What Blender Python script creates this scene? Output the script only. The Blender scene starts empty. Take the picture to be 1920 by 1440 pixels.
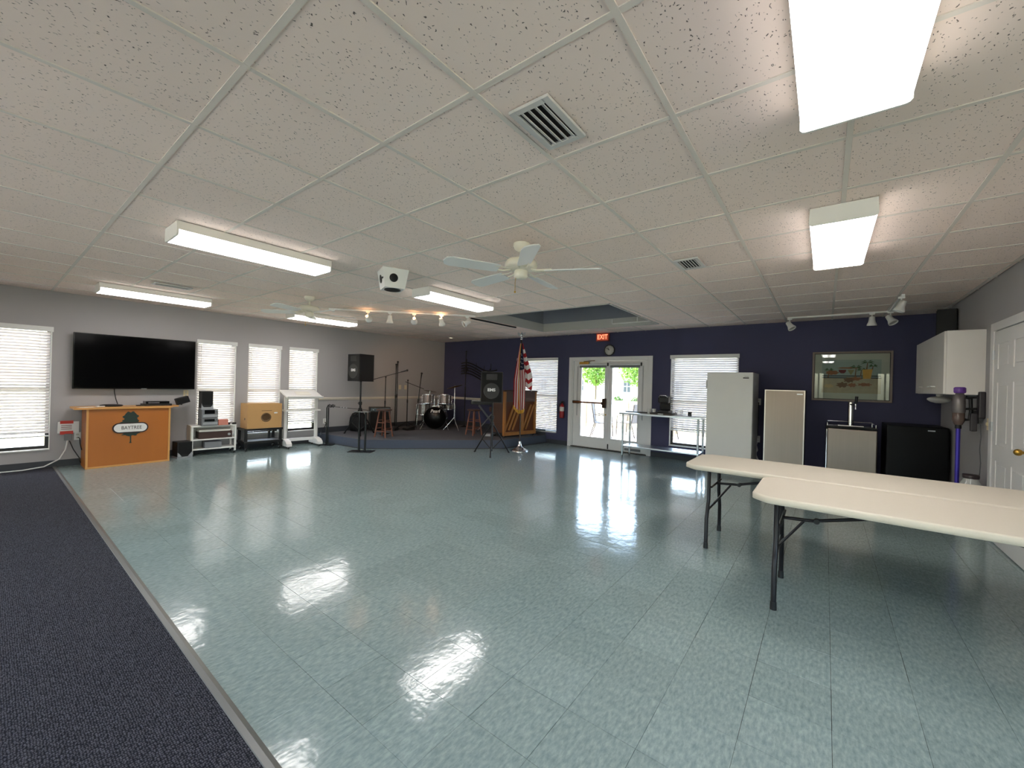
import bpy, bmesh, math, random
from mathutils import Vector, Matrix
random.seed(7)
sc = bpy.context.scene
COL = sc.collection
PI = math.pi
R = math.radians

# ------------------------------------------------------------------ camera
F_PX, CAM_H = 762.8, 1.414
CAM_R = (Matrix.Rotation(0.6563, 4, 'Z') @ Matrix.Rotation(1.5700, 4, 'X') @ Matrix.Rotation(0.0266, 4, 'Z'))
cam_d = bpy.data.cameras.new('camera')
cam_d.sensor_width = 36.0
cam_d.lens = F_PX * 36.0 / 1920.0
cam_d.clip_start = 0.05
cam_d.clip_end = 400
cam = bpy.data.objects.new('camera', cam_d)
cam.matrix_world = Matrix.Translation((0, 0, CAM_H)) @ CAM_R
COL.objects.link(cam)
sc.camera = cam

# ------------------------------------------------------------------ sky, sun, exposure
sc.view_settings.view_transform = 'Standard'
sc.view_settings.look = 'None'
sc.view_settings.gamma = 1.0
sc.view_settings.use_curve_mapping = False
sc.view_settings.exposure = 0.46
sc.cycles.use_denoising = True
sc.cycles.adaptive_threshold = 0.02
sc.cycles.max_bounces = 8
sc.cycles.diffuse_bounces = 4
sc.cycles.glossy_bounces = 4
sc.cycles.transparent_max_bounces = 10
sc.cycles.sample_clamp_indirect = 8.0
LAMP = 12.5          # fluorescent diffuser emission
w = bpy.data.worlds.new('sky'); sc.world = w; w.use_nodes = True
nt = w.node_tree
bg = nt.nodes['Background']
sky = nt.nodes.new('ShaderNodeTexSky')
sky.sky_type = 'NISHITA'
sky.sun_disc = False
sky.sun_elevation = R(58)
sky.sun_rotation = R(-80)
sky.air_density = 1.2
sky.dust_density = 2.5
nt.links.new(sky.outputs[0], bg.inputs[0])
bg.inputs[1].default_value = 1.9
sun_d = bpy.data.lights.new('sun', 'SUN')
sun_d.energy = 15.0
sun_d.angle = R(0.6)
sun_d.color = (1.0, 0.96, 0.91)
sun = bpy.data.objects.new('sun', sun_d)
# light comes from behind the television wall, so it falls on the outside of those blinds
sun.rotation_euler = Vector((0.55, 0.10, -0.83)).to_track_quat('-Z', 'Y').to_euler()
COL.objects.link(sun)

# ------------------------------------------------------------------ helpers
def C(r, g, b):
    f = lambda c: (c / 255 / 12.92) if c <= 10 else ((c / 255 + 0.055) / 1.055) ** 2.4
    return (f(r), f(g), f(b), 1.0)

def project(p):
    q = CAM_R.to_3x3().transposed() @ (Vector(p) - Vector((0, 0, CAM_H)))
    if q.z > -0.05: return None
    return (960 + F_PX * q.x / -q.z, 720 - F_PX * q.y / -q.z, -q.z)

MATS = {}
def M(name, col, rough=0.5, metal=0.0, vary=0.0, vscale=6.0, bump=0.0, bscale=60.0, spec=0.5,
      emit=0.0, ecol=None, coat=0.0, aniso=(1, 1, 1)):
    """procedural principled material with noise colour variation and noise relief"""
    if name in MATS: return MATS[name]
    m = bpy.data.materials.new(name); m.use_nodes = True
    n, l = m.node_tree.nodes, m.node_tree.links
    b = n['Principled BSDF']
    b.inputs['Roughness'].default_value = rough
    b.inputs['Metallic'].default_value = metal
    b.inputs['Specular IOR Level'].default_value = spec
    b.inputs['Coat Weight'].default_value = coat
    b.inputs['Base Color'].default_value = col
    tc = n.new('ShaderNodeTexCoord'); mp = n.new('ShaderNodeMapping')
    mp.inputs['Scale'].default_value = aniso
    l.new(tc.outputs['Object'], mp.inputs[0])
    no = n.new('ShaderNodeTexNoise'); no.inputs['Scale'].default_value = vscale; no.inputs['Detail'].default_value = 4
    l.new(mp.outputs[0], no.inputs[0])
    mx = n.new('ShaderNodeMix'); mx.data_type = 'RGBA'
    v = max(vary, 0.02)
    mx.inputs[6].default_value = tuple(c * (1 - v) for c in col[:3]) + (1,)
    mx.inputs[7].default_value = tuple(min(1, c * (1 + v)) for c in col[:3]) + (1,)
    l.new(no.outputs[0], mx.inputs[0]); l.new(mx.outputs[2], b.inputs['Base Color'])
    if bump:
        nb = n.new('ShaderNodeTexNoise'); nb.inputs['Scale'].default_value = bscale; nb.inputs['Detail'].default_value = 3
        l.new(mp.outputs[0], nb.inputs[0])
        bp = n.new('ShaderNodeBump'); bp.inputs['Strength'].default_value = bump; bp.inputs['Distance'].default_value = 0.01
        l.new(nb.outputs[0], bp.inputs['Height']); l.new(bp.outputs[0], b.inputs['Normal'])
    if emit:
        b.inputs['Emission Color'].default_value = ecol or col
        b.inputs['Emission Strength'].default_value = emit
    MATS[name] = m
    return m

class MB:
    """collects geometry, build() links it as one mesh object"""
    def __init__(s): s.v = []; s.f = []; s.m = []; s.s = []
    def add(s, vs, fs, mi=0, smooth=False):
        o = len(s.v); s.v += [tuple(v) for v in vs]
        for f in fs: s.f.append(tuple(i + o for i in f)); s.m.append(mi); s.s.append(smooth)
        return s
    def box(s, x0, y0, z0, x1, y1, z1, mi=0, b=0.0, X=None):
        if b > 0:
            bm = bmesh.new(); bmesh.ops.create_cube(bm, size=1)
            for v in bm.verts:
                v.co = Vector(((x0 + x1) / 2 + v.co.x * abs(x1 - x0), (y0 + y1) / 2 + v.co.y * abs(y1 - y0), (z0 + z1) / 2 + v.co.z * abs(z1 - z0)))
            bmesh.ops.bevel(bm, geom=bm.edges[:], offset=b, segments=2, affect='EDGES', profile=0.6)
            bm.verts.index_update()
            vs = [v.co.copy() for v in bm.verts]; fs = [[v.index for v in f.verts] for f in bm.faces]; bm.free()
        else:
            vs = [Vector(p) for p in ((x0, y0, z0), (x1, y0, z0), (x1, y1, z0), (x0, y1, z0), (x0, y0, z1), (x1, y0, z1), (x1, y1, z1), (x0, y1, z1))]
            fs = [(3, 2, 1, 0), (4, 5, 6, 7), (0, 1, 5, 4), (1, 2, 6, 5), (2, 3, 7, 6), (3, 0, 4, 7)]
        if X is not None: vs = [X @ v for v in vs]
        return s.add(vs, fs, mi)
    def cbox(s, c, d, mi=0, b=0.0, X=None):
        return s.box(c[0] - d[0] / 2, c[1] - d[1] / 2, c[2] - d[2] / 2, c[0] + d[0] / 2, c[1] + d[1] / 2, c[2] + d[2] / 2, mi, b, X)
    def tube(s, p0, p1, r0, r1=None, n=10, mi=0, caps=True):
        p0, p1 = Vector(p0), Vector(p1); r1 = r0 if r1 is None else r1
        d = (p1 - p0).normalized(); a = d.orthogonal().normalized(); c = d.cross(a)
        vs = []
        for p, r in ((p0, r0), (p1, r1)):
            for i in range(n):
                t = 2 * PI * i / n; vs.append(p + (a * math.cos(t) + c * math.sin(t)) * r)
        s.add(vs, [(i, (i + 1) % n, n + (i + 1) % n, n + i) for i in range(n)], mi, True)
        if caps: s.add(vs, [tuple(range(n))[::-1], tuple(range(n, 2 * n))], mi)
        return s
    def path(s, pts, r, n=8, mi=0):
        pts = [Vector(p) for p in pts]; vs = []; k = len(pts)
        ref = None
        for i, p in enumerate(pts):
            d = (pts[min(i + 1, k - 1)] - pts[max(i - 1, 0)]).normalized()
            a = d.orthogonal().normalized() if ref is None else (ref - d * ref.dot(d)).normalized()
            ref = a; c = d.cross(a)
            vs += [p + (a * math.cos(2 * PI * j / n) + c * math.sin(2 * PI * j / n)) * r for j in range(n)]
        fs = [(i * n + j, i * n + (j + 1) % n, (i + 1) * n + (j + 1) % n, (i + 1) * n + j) for i in range(k - 1) for j in range(n)]
        s.add(vs, fs, mi, True); s.add(vs, [tuple(range(n))[::-1], tuple(range((k - 1) * n, k * n))], mi)
        return s
    def lathe(s, prof, n=20, c=(0, 0, 0), X=None, mi=0, smooth=True):
        vs = []; k = len(prof)
        for r, z in prof:
            for j in range(n):
                t = 2 * PI * j / n; p = Vector((r * math.cos(t), r * math.sin(t), z))
                if X is not None: p = X @ p
                vs.append(p + Vector(c))
        fs = [(i * n + j, i * n + (j + 1) % n, (i + 1) * n + (j + 1) % n, (i + 1) * n + j) for i in range(k - 1) for j in range(n)]
        s.add(vs, fs, mi, smooth)
        s.add(vs, [tuple(range(n))[::-1], tuple(range((k - 1) * n, k * n))], mi)
        return s
    def ball(s, c, r, n=12, k=8, mi=0):
        rr = (r, r, r) if not hasattr(r, '__len__') else r
        prof = [(max(1e-4, math.sin(PI * i / k)), -math.cos(PI * i / k)) for i in range(k + 1)]
        return s.lathe(prof, n, c, Matrix.Diagonal(Vector(rr)), mi)
    def prism(s, poly, z0, z1, X=None, mi=0, smooth=False):
        n = len(poly)
        vs = [Vector((p[0], p[1], z0)) for p in poly] + [Vector((p[0], p[1], z1)) for p in poly]
        if X is not None: vs = [X @ v for v in vs]
        s.add(vs, [tuple(range(n))[::-1], tuple(range(n, 2 * n))], mi)
        return s.add(vs, [(i, (i + 1) % n, n + (i + 1) % n, n + i) for i in range(n)], mi, smooth)
    def mesh(s, name, mats):
        me = bpy.data.meshes.new(name); me.from_pydata(s.v, [], s.f)
        for m in (mats if isinstance(mats, (list, tuple)) else [mats]): me.materials.append(m)
        me.polygons.foreach_set('material_index', s.m)
        me.polygons.foreach_set('use_smooth', s.s)
        me.update()
        return me
    def build(s, name, mats, parent=None, label=None, kind=None, loc=None, rot=None):
        o = bpy.data.objects.new(name, s.mesh(name, mats)); COL.objects.link(o)
        if parent is not None: o.parent = parent
        if loc is not None: o.location = loc
        if rot is not None: o.rotation_euler = rot
        if label: o['label'] = label
        if kind: o['kind'] = kind
        return o

def thing(name, label, cat, loc=(0, 0, 0), rz=0.0, group=None):
    o = bpy.data.objects.new(name, None); o.empty_display_size = 0.1; COL.objects.link(o)
    o.location = loc; o.rotation_euler = (0, 0, rz)
    o['label'] = label; o['category'] = cat
    if group: o['group'] = group
    return o
def tag(o, label, cat, group=None):
    o['label'] = label; o['category'] = cat
    if group: o['group'] = group
    return o
def struct(mb, name, mats, label=None, cat=None, parent=None):
    o = mb.build(name, mats, parent); o['kind'] = 'structure'
    if label: o['label'] = label
    if cat: o['category'] = cat
    return o
def sroot(name, label, cat, loc=(0, 0, 0), rz=0.0):
    o = thing(name, label, cat, loc, rz); o['kind'] = 'structure'; return o
def inst(src, name, parent, loc, rot=None):
    o = bpy.data.objects.new(name, src); COL.objects.link(o); o.parent = parent; o.location = loc
    if rot is not None: o.rotation_euler = rot
    return o
def copy_tree(o, parent=None):
    c = o.copy(); COL.objects.link(c)
    if parent is not None: c.parent = parent
    for ch in o.children:
        copy_tree(ch, c)
    return c
def lettering(text, size, mat, parent, loc, rot, name='lettering', depth=0.002, sx=1.0, shear=0.0, bold=0.0):
    cu = bpy.data.curves.new(name, 'FONT'); cu.body = text; cu.size = size; cu.extrude = depth
    cu.align_x = 'CENTER'; cu.align_y = 'CENTER'; cu.shear = shear; cu.offset = bold; cu.resolution_u = 3
    t = bpy.data.objects.new(name, cu); COL.objects.link(t)
    bpy.context.view_layer.update()
    me = bpy.data.meshes.new_from_object(t.evaluated_get(bpy.context.evaluated_depsgraph_get()))
    bpy.data.objects.remove(t); me.materials.clear(); me.materials.append(mat)
    o = bpy.data.objects.new(name, me); COL.objects.link(o)
    o.parent = parent; o.location = loc; o.rotation_euler = rot; o.scale = (sx, 1, 1)
    return o
FACE_X = (PI / 2, 0, PI / 2)      # flat thing turned to face +X
FACE_NY = (PI / 2, 0, 0)          # flat thing turned to face -Y
TX = Matrix(((0, 0, 1, 0), (1, 0, 0, 0), (0, 1, 0, 0), (0, 0, 0, 1)))     # (u,v,d) -> (d,u,v): panel facing +X
TNY = Matrix(((1, 0, 0, 0), (0, 0, -1, 0), (0, 1, 0, 0), (0, 0, 0, 1)))   # (u,v,d) -> (u,-d,v): panel facing -Y

# ------------------------------------------------------------------ special materials
def mat_floor():
    m = bpy.data.materials.new('vinyl_tile'); m.use_nodes = True; n, l = m.node_tree.nodes, m.node_tree.links
    b = n['Principled BSDF']
    g = n.new('ShaderNodeNewGeometry'); oi = n.new('ShaderNodeObjectInfo')
    def noise(scale, detail, sc3=(1, 1, 1), rough=0.6):
        mp = n.new('ShaderNodeMapping'); mp.inputs['Scale'].default_value = sc3
        l.new(g.outputs['Position'], mp.inputs[0])
        t = n.new('ShaderNodeTexNoise'); t.inputs['Scale'].default_value = scale; t.inputs['Detail'].default_value = detail; t.inputs['Roughness'].default_value = rough
        l.new(mp.outputs[0], t.inputs[0]); return t
    fine = noise(70, 5, (1.0, 0.35, 1)); spk = noise(190, 2); big = noise(1.1, 3)
    cr = n.new('ShaderNodeValToRGB'); e = cr.color_ramp.elements
    e[0].position = 0.30; e[0].color = C(120, 138, 139); e[1].position = 0.72; e[1].color = C(157, 174, 173)
    l.new(fine.outputs[0], cr.inputs[0])
    r2 = n.new('ShaderNodeValToRGB'); e = r2.color_ramp.elements
    e[0].position = 0.66; e[0].color = (0, 0, 0, 1); e[1].position = 0.74; e[1].color = (1, 1, 1, 1)
    l.new(spk.outputs[0], r2.inputs[0])
    mx = n.new('ShaderNodeMix'); mx.data_type = 'RGBA'; mx.inputs[7].default_value = C(96, 112, 112)
    l.new(r2.outputs[0], mx.inputs[0]); l.new(cr.outputs[0], mx.inputs[6])
    hv = n.new('ShaderNodeHueSaturation')
    mr = n.new('ShaderNodeMapRange'); mr.inputs[3].default_value = 0.95; mr.inputs[4].default_value = 1.05
    l.new(oi.outputs['Random'], mr.inputs[0]); l.new(mr.outputs[0], hv.inputs['Value']); l.new(mx.outputs[2], hv.inputs['Color'])
    l.new(hv.outputs[0], b.inputs['Base Color'])
    rr = n.new('ShaderNodeMapRange'); rr.inputs[1].default_value = 0.3; rr.inputs[2].default_value = 0.7
    rr.inputs[3].default_value = 0.07; rr.inputs[4].default_value = 0.16
    l.new(big.outputs[0], rr.inputs[0]); l.new(rr.outputs[0], b.inputs['Roughness'])
    b.inputs['Specular IOR Level'].default_value = 0.7
    rip = noise(9, 3, (1, 1, 1), 0.55)
    bp = n.new('ShaderNodeBump'); bp.inputs['Strength'].default_value = 0.10; bp.inputs['Distance'].default_value = 0.02
    l.new(rip.outputs[0], bp.inputs['Height'])
    bp2 = n.new('ShaderNodeBump'); bp2.inputs['Strength'].default_value = 0.05; bp2.inputs['Distance'].default_value = 0.004
    l.new(fine.outputs[0], bp2.inputs['Height']); l.new(bp.outputs[0], bp2.inputs['Normal']); l.new(bp2.outputs[0], b.inputs['Normal'])
    return m
def mat_ceiling():
    m = bpy.data.materials.new('fissured_ceiling_tile'); m.use_nodes = True; n, l = m.node_tree.nodes, m.node_tree.links
    b = n['Principled BSDF']; b.inputs['Roughness'].default_value = 0.95; b.inputs['Specular IOR Level'].default_value = 0.1
    g = n.new('ShaderNodeNewGeometry')
    wob = n.new('ShaderNodeTexNoise'); wob.inputs['Scale'].default_value = 38; wob.inputs['Detail'].default_value = 2
    l.new(g.outputs['Position'], wob.inputs[0])
    sub = n.new('ShaderNodeVectorMath'); sub.operation = 'MULTIPLY_ADD'; sub.inputs[1].default_value = (0.035, 0.035, 0)
    l.new(wob.outputs['Color'], sub.inputs[0]); l.new(g.outputs['Position'], sub.inputs[2])
    mp = n.new('ShaderNodeMapping'); mp.inputs['Scale'].default_value = (1.5, 0.75, 1); l.new(sub.outputs[0], mp.inputs[0])
    vo = n.new('ShaderNodeTexVoronoi'); vo.inputs['Scale'].default_value = 68; l.new(mp.outputs[0], vo.inputs[0])
    cr = n.new('ShaderNodeValToRGB'); e = cr.color_ramp.elements
    e[0].position = 0.13; e[0].color = (1, 1, 1, 1); e[1].position = 0.22; e[1].color = (0, 0, 0, 1)
    l.new(vo.outputs['Distance'], cr.inputs[0])
    sel = n.new('ShaderNodeSeparateColor'); l.new(vo.outputs['Color'], sel.inputs[0])
    gt = n.new('ShaderNodeMath'); gt.operation = 'GREATER_THAN'; gt.inputs[1].default_value = 0.26; l.new(sel.outputs[0], gt.inputs[0])
    pit = n.new('ShaderNodeMath'); pit.operation = 'MULTIPLY'; l.new(cr.outputs[0], pit.inputs[0]); l.new(gt.outputs[0], pit.inputs[1])
    mx = n.new('ShaderNodeMix'); mx.data_type = 'RGBA'
    mx.inputs[6].default_value = C(243, 225, 214); mx.inputs[7].default_value = C(108, 96, 90)
    l.new(pit.outputs[0], mx.inputs[0])
    hv = n.new('ShaderNodeHueSaturation'); oi = n.new('ShaderNodeObjectInfo')
    mr = n.new('ShaderNodeMapRange'); mr.inputs[3].default_value = 0.96; mr.inputs[4].default_value = 1.03
    l.new(oi.outputs['Random'], mr.inputs[0]); l.new(mr.outputs[0], hv.inputs['Value']); l.new(mx.outputs[2], hv.inputs['Color'])
    l.new(hv.outputs[0], b.inputs['Base Color'])
    inv = n.new('ShaderNodeMath'); inv.operation = 'SUBTRACT'; inv.inputs[0].default_value = 1; l.new(pit.outputs[0], inv.inputs[1])
    bp = n.new('ShaderNodeBump'); bp.inputs['Strength'].default_value = 0.5; bp.inputs['Distance'].default_value = 0.003
    l.new(inv.outputs[0], bp.inputs['Height']); l.new(bp.outputs[0], b.inputs['Normal'])
    return m
def mat_carpet():
    m = bpy.data.materials.new('woven_carpet'); m.use_nodes = True; n, l = m.node_tree.nodes, m.node_tree.links
    b = n['Principled BSDF']; b.inputs['Roughness'].default_value = 0.95; b.inputs['Specular IOR Level'].default_value = 0.08
    g = n.new('ShaderNodeNewGeometry')
    wob = n.new('ShaderNodeTexNoise'); wob.inputs['Scale'].default_value = 60; l.new(g.outputs['Position'], wob.inputs[0])
    ad = n.new('ShaderNodeVectorMath'); ad.operation = 'MULTIPLY_ADD'; ad.inputs[1].default_value = (0.006, 0.006, 0)
    l.new(wob.outputs['Color'], ad.inputs[0]); l.new(g.outputs['Position'], ad.inputs[2])
    mp = n.new('ShaderNodeMapping'); mp.inputs['Scale'].default_value = (1, 1.45, 1); l.new(ad.outputs[0], mp.inputs[0])
    vo = n.new('ShaderNodeTexVoronoi'); vo.inputs['Scale'].default_value = 88; vo.inputs['Randomness'].default_value = 0.45; l.new(mp.outputs[0], vo.inputs[0])
    cr = n.new('ShaderNodeValToRGB'); e = cr.color_ramp.elements
    e[0].position = 0.12; e[0].color = C(94, 95, 104); e[1].position = 0.58; e[1].color = C(36, 37, 44)
    l.new(vo.outputs['Distance'], cr.inputs[0])
    sel = n.new('ShaderNodeSeparateColor'); l.new(vo.outputs['Color'], sel.inputs[0])
    mr = n.new('ShaderNodeMapRange'); mr.inputs[3].default_value = 0.8; mr.inputs[4].default_value = 1.15
    l.new(sel.outputs[0], mr.inputs[0])
    hv = n.new('ShaderNodeHueSaturation'); l.new(mr.outputs[0], hv.inputs['Value']); l.new(cr.outputs[0], hv.inputs['Color'])
    l.new(hv.outputs[0], b.inputs['Base Color'])
    inv = n.new('ShaderNodeMath'); inv.operation = 'SUBTRACT'; inv.inputs[0].default_value = 1; l.new(vo.outputs['Distance'], inv.inputs[1])
    bp = n.new('ShaderNodeBump'); bp.inputs['Strength'].default_value = 0.9; bp.inputs['Distance'].default_value = 0.006
    l.new(inv.outputs[0], bp.inputs['Height']); l.new(bp.outputs[0], b.inputs['Normal'])
    return m
def mat_glass(name='window_glass', refl=0.06, tint=(0.95, 0.97, 0.96, 1)):
    m = bpy.data.materials.new(name); m.use_nodes = True; n, l = m.node_tree.nodes, m.node_tree.links
    n.remove(n['Principled BSDF'])
    t = n.new('ShaderNodeBsdfTransparent'); t.inputs[0].default_value = tint
    gl = n.new('ShaderNodeBsdfGlossy'); gl.inputs['Roughness'].default_value = 0.01
    fr = n.new('ShaderNodeFresnel'); fr.inputs[0].default_value = 1.45
    mx = n.new('ShaderNodeMixShader')
    l.new(fr.outputs[0], mx.inputs[0]); l.new(t.outputs[0], mx.inputs[1]); l.new(gl.outputs[0], mx.inputs[2])
    l.new(mx.outputs[0], n['Material Output'].inputs[0])
    return m
def mat_translucent(name, col, trans=0.35, rough=0.5):
    m = bpy.data.materials.new(name); m.use_nodes = True; n, l = m.node_tree.nodes, m.node_tree.links
    b = n['Principled BSDF']; b.inputs['Base Color'].default_value = col; b.inputs['Roughness'].default_value = rough
    t = n.new('ShaderNodeBsdfTranslucent'); t.inputs[0].default_value = col
    mx = n.new('ShaderNodeMixShader'); mx.inputs[0].default_value = trans
    l.new(b.outputs[0], mx.inputs[1]); l.new(t.outputs[0], mx.inputs[2]); l.new(mx.outputs[0], n['Material Output'].inputs[0])
    return m
def mat_diffuser():
    """acrylic lens with two tubes glowing behind it"""
    m = bpy.data.materials.new('lamp_diffuser'); m.use_nodes = True; n, l = m.node_tree.nodes, m.node_tree.links
    b = n['Principled BSDF']; b.inputs['Base Color'].default_value = (0.8, 0.8, 0.8, 1); b.inputs['Roughness'].default_value = 0.25
    tc = n.new('ShaderNodeTexCoord'); sx = n.new('ShaderNodeSeparateXYZ'); l.new(tc.outputs['Object'], sx.inputs[0])
    ab = n.new('ShaderNodeMath'); ab.operation = 'ABSOLUTE'; l.new(sx.outputs[0], ab.inputs[0])
    sb = n.new('ShaderNodeMath'); sb.operation = 'SUBTRACT'; sb.inputs[1].default_value = 0.085; l.new(ab.outputs[0], sb.inputs[0])
    a2 = n.new('ShaderNodeMath'); a2.operation = 'ABSOLUTE'; l.new(sb.outputs[0], a2.inputs[0])
    mr = n.new('ShaderNodeMapRange'); mr.interpolation_type = 'SMOOTHSTEP'
    mr.inputs[1].default_value = 0.015; mr.inputs[2].default_value = 0.085; mr.inputs[3].default_value = LAMP * 1.35; mr.inputs[4].default_value = LAMP * 0.45
    l.new(a2.outputs[0], mr.inputs[0])
    b.inputs['Emission Color'].default_value = (1.0, 0.955, 0.925, 1)
    l.new(mr.outputs[0], b.inputs['Emission Strength'])
    return m
FLOOR_M, CEIL_M, CARPET_M, GLASS_M, DIFF_M = mat_floor(), mat_ceiling(), mat_carpet(), mat_glass(), mat_diffuser()
GREY_WALL = M('grey_wall_paint', C(172, 169, 170), 0.75, vary=0.02, vscale=2, bump=0.03, bscale=180, spec=0.2)
BLUE_WALL = M('navy_wall_paint', C(74, 74, 100), 0.7, vary=0.03, vscale=2, bump=0.03, bscale=180, spec=0.2)
WHITE_TRIM = M('white_trim_paint', C(228, 226, 224), 0.45, bump=0.02)
WHITE_METAL = M('white_metal', C(232, 230, 226), 0.4)
BLACK = M('black_plastic', C(13, 13, 15), 0.5, bump=0.03, bscale=200)
BLACK_METAL = M('black_metal', C(15, 15, 17), 0.4, metal=0.2)
BLACK_CLOTH = M('black_grille_cloth', C(12, 12, 13), 0.9, bump=0.25, bscale=400)
GLOSS_BLACK = M('gloss_black', C(8, 8, 9), 0.12)
CHROME = M('chrome', C(225, 225, 228), 0.12, metal=1.0)
STEEL = M('brushed_steel', C(134, 122, 112), 0.36, metal=1.0, vary=0.06, vscale=40, aniso=(1, 1, 0.02))
SATIN = M('satin_steel', C(200, 204, 208), 0.28, metal=1.0)
BRASS = M('brass', C(190, 150, 70), 0.3, metal=1.0)
GREY_PLASTIC = M('grey_plastic', C(120, 122, 126), 0.5)
SILVER_PLASTIC = M('silver_plastic', C(168, 170, 174), 0.35, metal=0.3)
BRONZE_FRAME = M('dark_bronze_frame', C(38, 36, 36), 0.45, metal=0.3)
RUBBER_BASE = M('rubber_cove_base', C(56, 58, 64), 0.55)
IVORY = M('ivory_plastic', C(222, 206, 168), 0.45)
WHITE_PLASTIC = M('white_plastic', C(230, 230, 228), 0.4)
SLAT_M = mat_translucent('white_blind_slat', C(242, 236, 236), 0.15)
# ================================================================== the room
XL, XR, YB, HC = -9.02, 1.32, 8.38, 2.588
XE, YF, YJ = 4.0, -3.6, 4.85           # far right wall, wall behind the camera, jog of the right wall
WT = 0.16
def wall_boxes(mb, u0, u1, z1, holes, put):
    x = u0
    for a, b, za, zb in sorted(holes):
        if a > x: put(mb, x, a, 0, z1)
        if za > 0: put(mb, a, b, 0, za)
        if zb < z1: put(mb, a, b, zb, z1)
        x = b
    if x < u1: put(mb, x, u1, 0, z1)
    return mb
WIN_L = [(-0.01, 0.605), (2.35, 2.965), (3.175, 3.78), (3.95, 4.555)]
WIN_B = [(-6.28, -5.08), (-2.455, -1.255)]
ZS, ZT = 0.26, 2.055
DOOR_HOLE = (-4.68, -2.90, 0.0, 2.0)
TOPZ = 2.72
mb = MB()
wall_boxes(mb, YF - WT, YB + WT, TOPZ, [(a, b, ZS, ZT) for a, b in WIN_L] + [(-2.9, -1.7, ZS, ZT)], lambda m, a, b, c, d: m.box(XL - WT, a, c, XL, b, d))
wall_left = struct(mb, 'wall_left', GREY_WALL, 'grey painted wall with the television and tall blinds', 'wall')
mb = MB()
wall_boxes(mb, XL, XR + WT, TOPZ, [(a, b, ZS, ZT) for a, b in WIN_B] + [DOOR_HOLE], lambda m, a, b, c, d: m.box(a, YB, c, b, YB + WT, d))
wall_back = struct(mb, 'wall_back', BLUE_WALL, 'navy blue painted wall with the glazed double door', 'wall')
wall_right = struct(MB().box(XR, YJ, 0, XR + WT, YB, TOPZ), 'wall_right', GREY_WALL, 'grey painted wall beside the white panelled door', 'wall')
struct(MB().box(XR + WT, YJ, 0, XE + WT, YJ + WT, TOPZ), 'wall_jog', GREY_WALL, 'grey return wall past the panelled door', 'wall')
struct(wall_boxes(MB(), YF - WT, YJ, TOPZ, [(-3.2, -1.2, .26, 2.1), (-.6, 1.6, .26, 2.1)], lambda m, a, b, c, d: m.box(XE, a, c, XE + WT, b, d)), 'wall_far_right', GREY_WALL, 'grey wall beyond the folding tables', 'wall')
WIN_F = [(-5.2, -4.0), (-3.7, -2.2), (-1.7, -1.0), (-.42, -.02), (1.5, 2.0), (2.3, 3.8)]
struct(wall_boxes(MB(), XL, XE, TOPZ, [(a, b, .26, 2.2) for a, b in WIN_F], lambda m, a, b, c, d: m.box(a, YF - WT, c, b, YF, d)), 'wall_front', GREY_WALL, 'grey wall behind the carpeted side', 'wall')

# ---- floor: slab, vinyl tiles, carpet
CY = 0.66
floor = struct(MB().box(XL - WT, YF - WT, -0.15, XE + WT, YB + WT, -0.006), 'floor', M('floor_seam_grout', C(22, 26, 27), 0.9), 'glossy pale teal vinyl tile floor', 'floor')
FT, fx0, fy0 = 0.3048, -1.167, 0.967
STAGE = [(-9.02, 4.60), (-7.45, 4.74), (-5.50, 6.86), (-5.36, 8.38), (-9.02, 8.38)]
def in_poly(x, y, poly):
    c = False; n = len(poly)
    for i in range(n):
        (x1, y1), (x2, y2) = poly[i], poly[(i + 1) % n]
        if (y1 > y) != (y2 > y) and x < (x2 - x1) * (y - y1) / (y2 - y1) + x1: c = not c
    return c
cells = []
for i in range(-27, 18):
    for j in range(-2, 26):
        x0, x1 = max(fx0 + i * FT, XL), min(fx0 + (i + 1) * FT, XE)
        y0, y1 = max(fy0 + j * FT, CY + 0.012), min(fy0 + (j + 1) * FT, YB)
        if x1 - x0 < 0.01 or y1 - y0 < 0.01: continue
        if y0 > YJ and x0 > XR: continue
        ps = [project((x, y, 0)) for x in (x0, x1) for y in (y0, y1)] + [project(((x0 + x1) / 2, (y0 + y1) / 2, 0))]
        area = 0
        if all(ps) and any(-2 < p[0] < 1922 and -2 < p[1] < 1442 for p in ps) and not in_poly((x0 + x1) / 2, (y0 + y1) / 2, STAGE):
            area = (x1 - x0) * (y1 - y0) / ps[4][2] ** 3
        cells.append((area, x0, x1, y0, y1))
cells.sort(reverse=True)
def tile_geo(mb, x0, x1, y0, y1, g, z=0.0):
    a, b, c, d = x0 + g, x1 - g, y0 + g, y1 - g
    e = 0.00025
    vs = [(a + e, c + e, z), (b - e, c + e, z), (b - e, d - e, z), (a + e, d - e, z), (a, c, z - e), (b, c, z - e), (b, d, z - e), (a, d, z - e), (a, c, z - .006), (b, c, z - .006), (b, d, z - .006), (a, d, z - .006)]
    fs = [(0, 1, 2, 3)] + [(4 + k, 4 + (k + 1) % 4, (k + 1) % 4, k) for k in range(4)] + [(8 + k, 8 + (k + 1) % 4, 4 + (k + 1) % 4, 4 + k) for k in range(4)]
    return mb.add(vs, fs)
TILE_ME = [tile_geo(MB(), -FT / 2, FT / 2, -FT / 2, FT / 2, g).mesh('floor_tile', FLOOR_M) for g in (0.0005, 0.0008, 0.0012)]
rest = MB()
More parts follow.
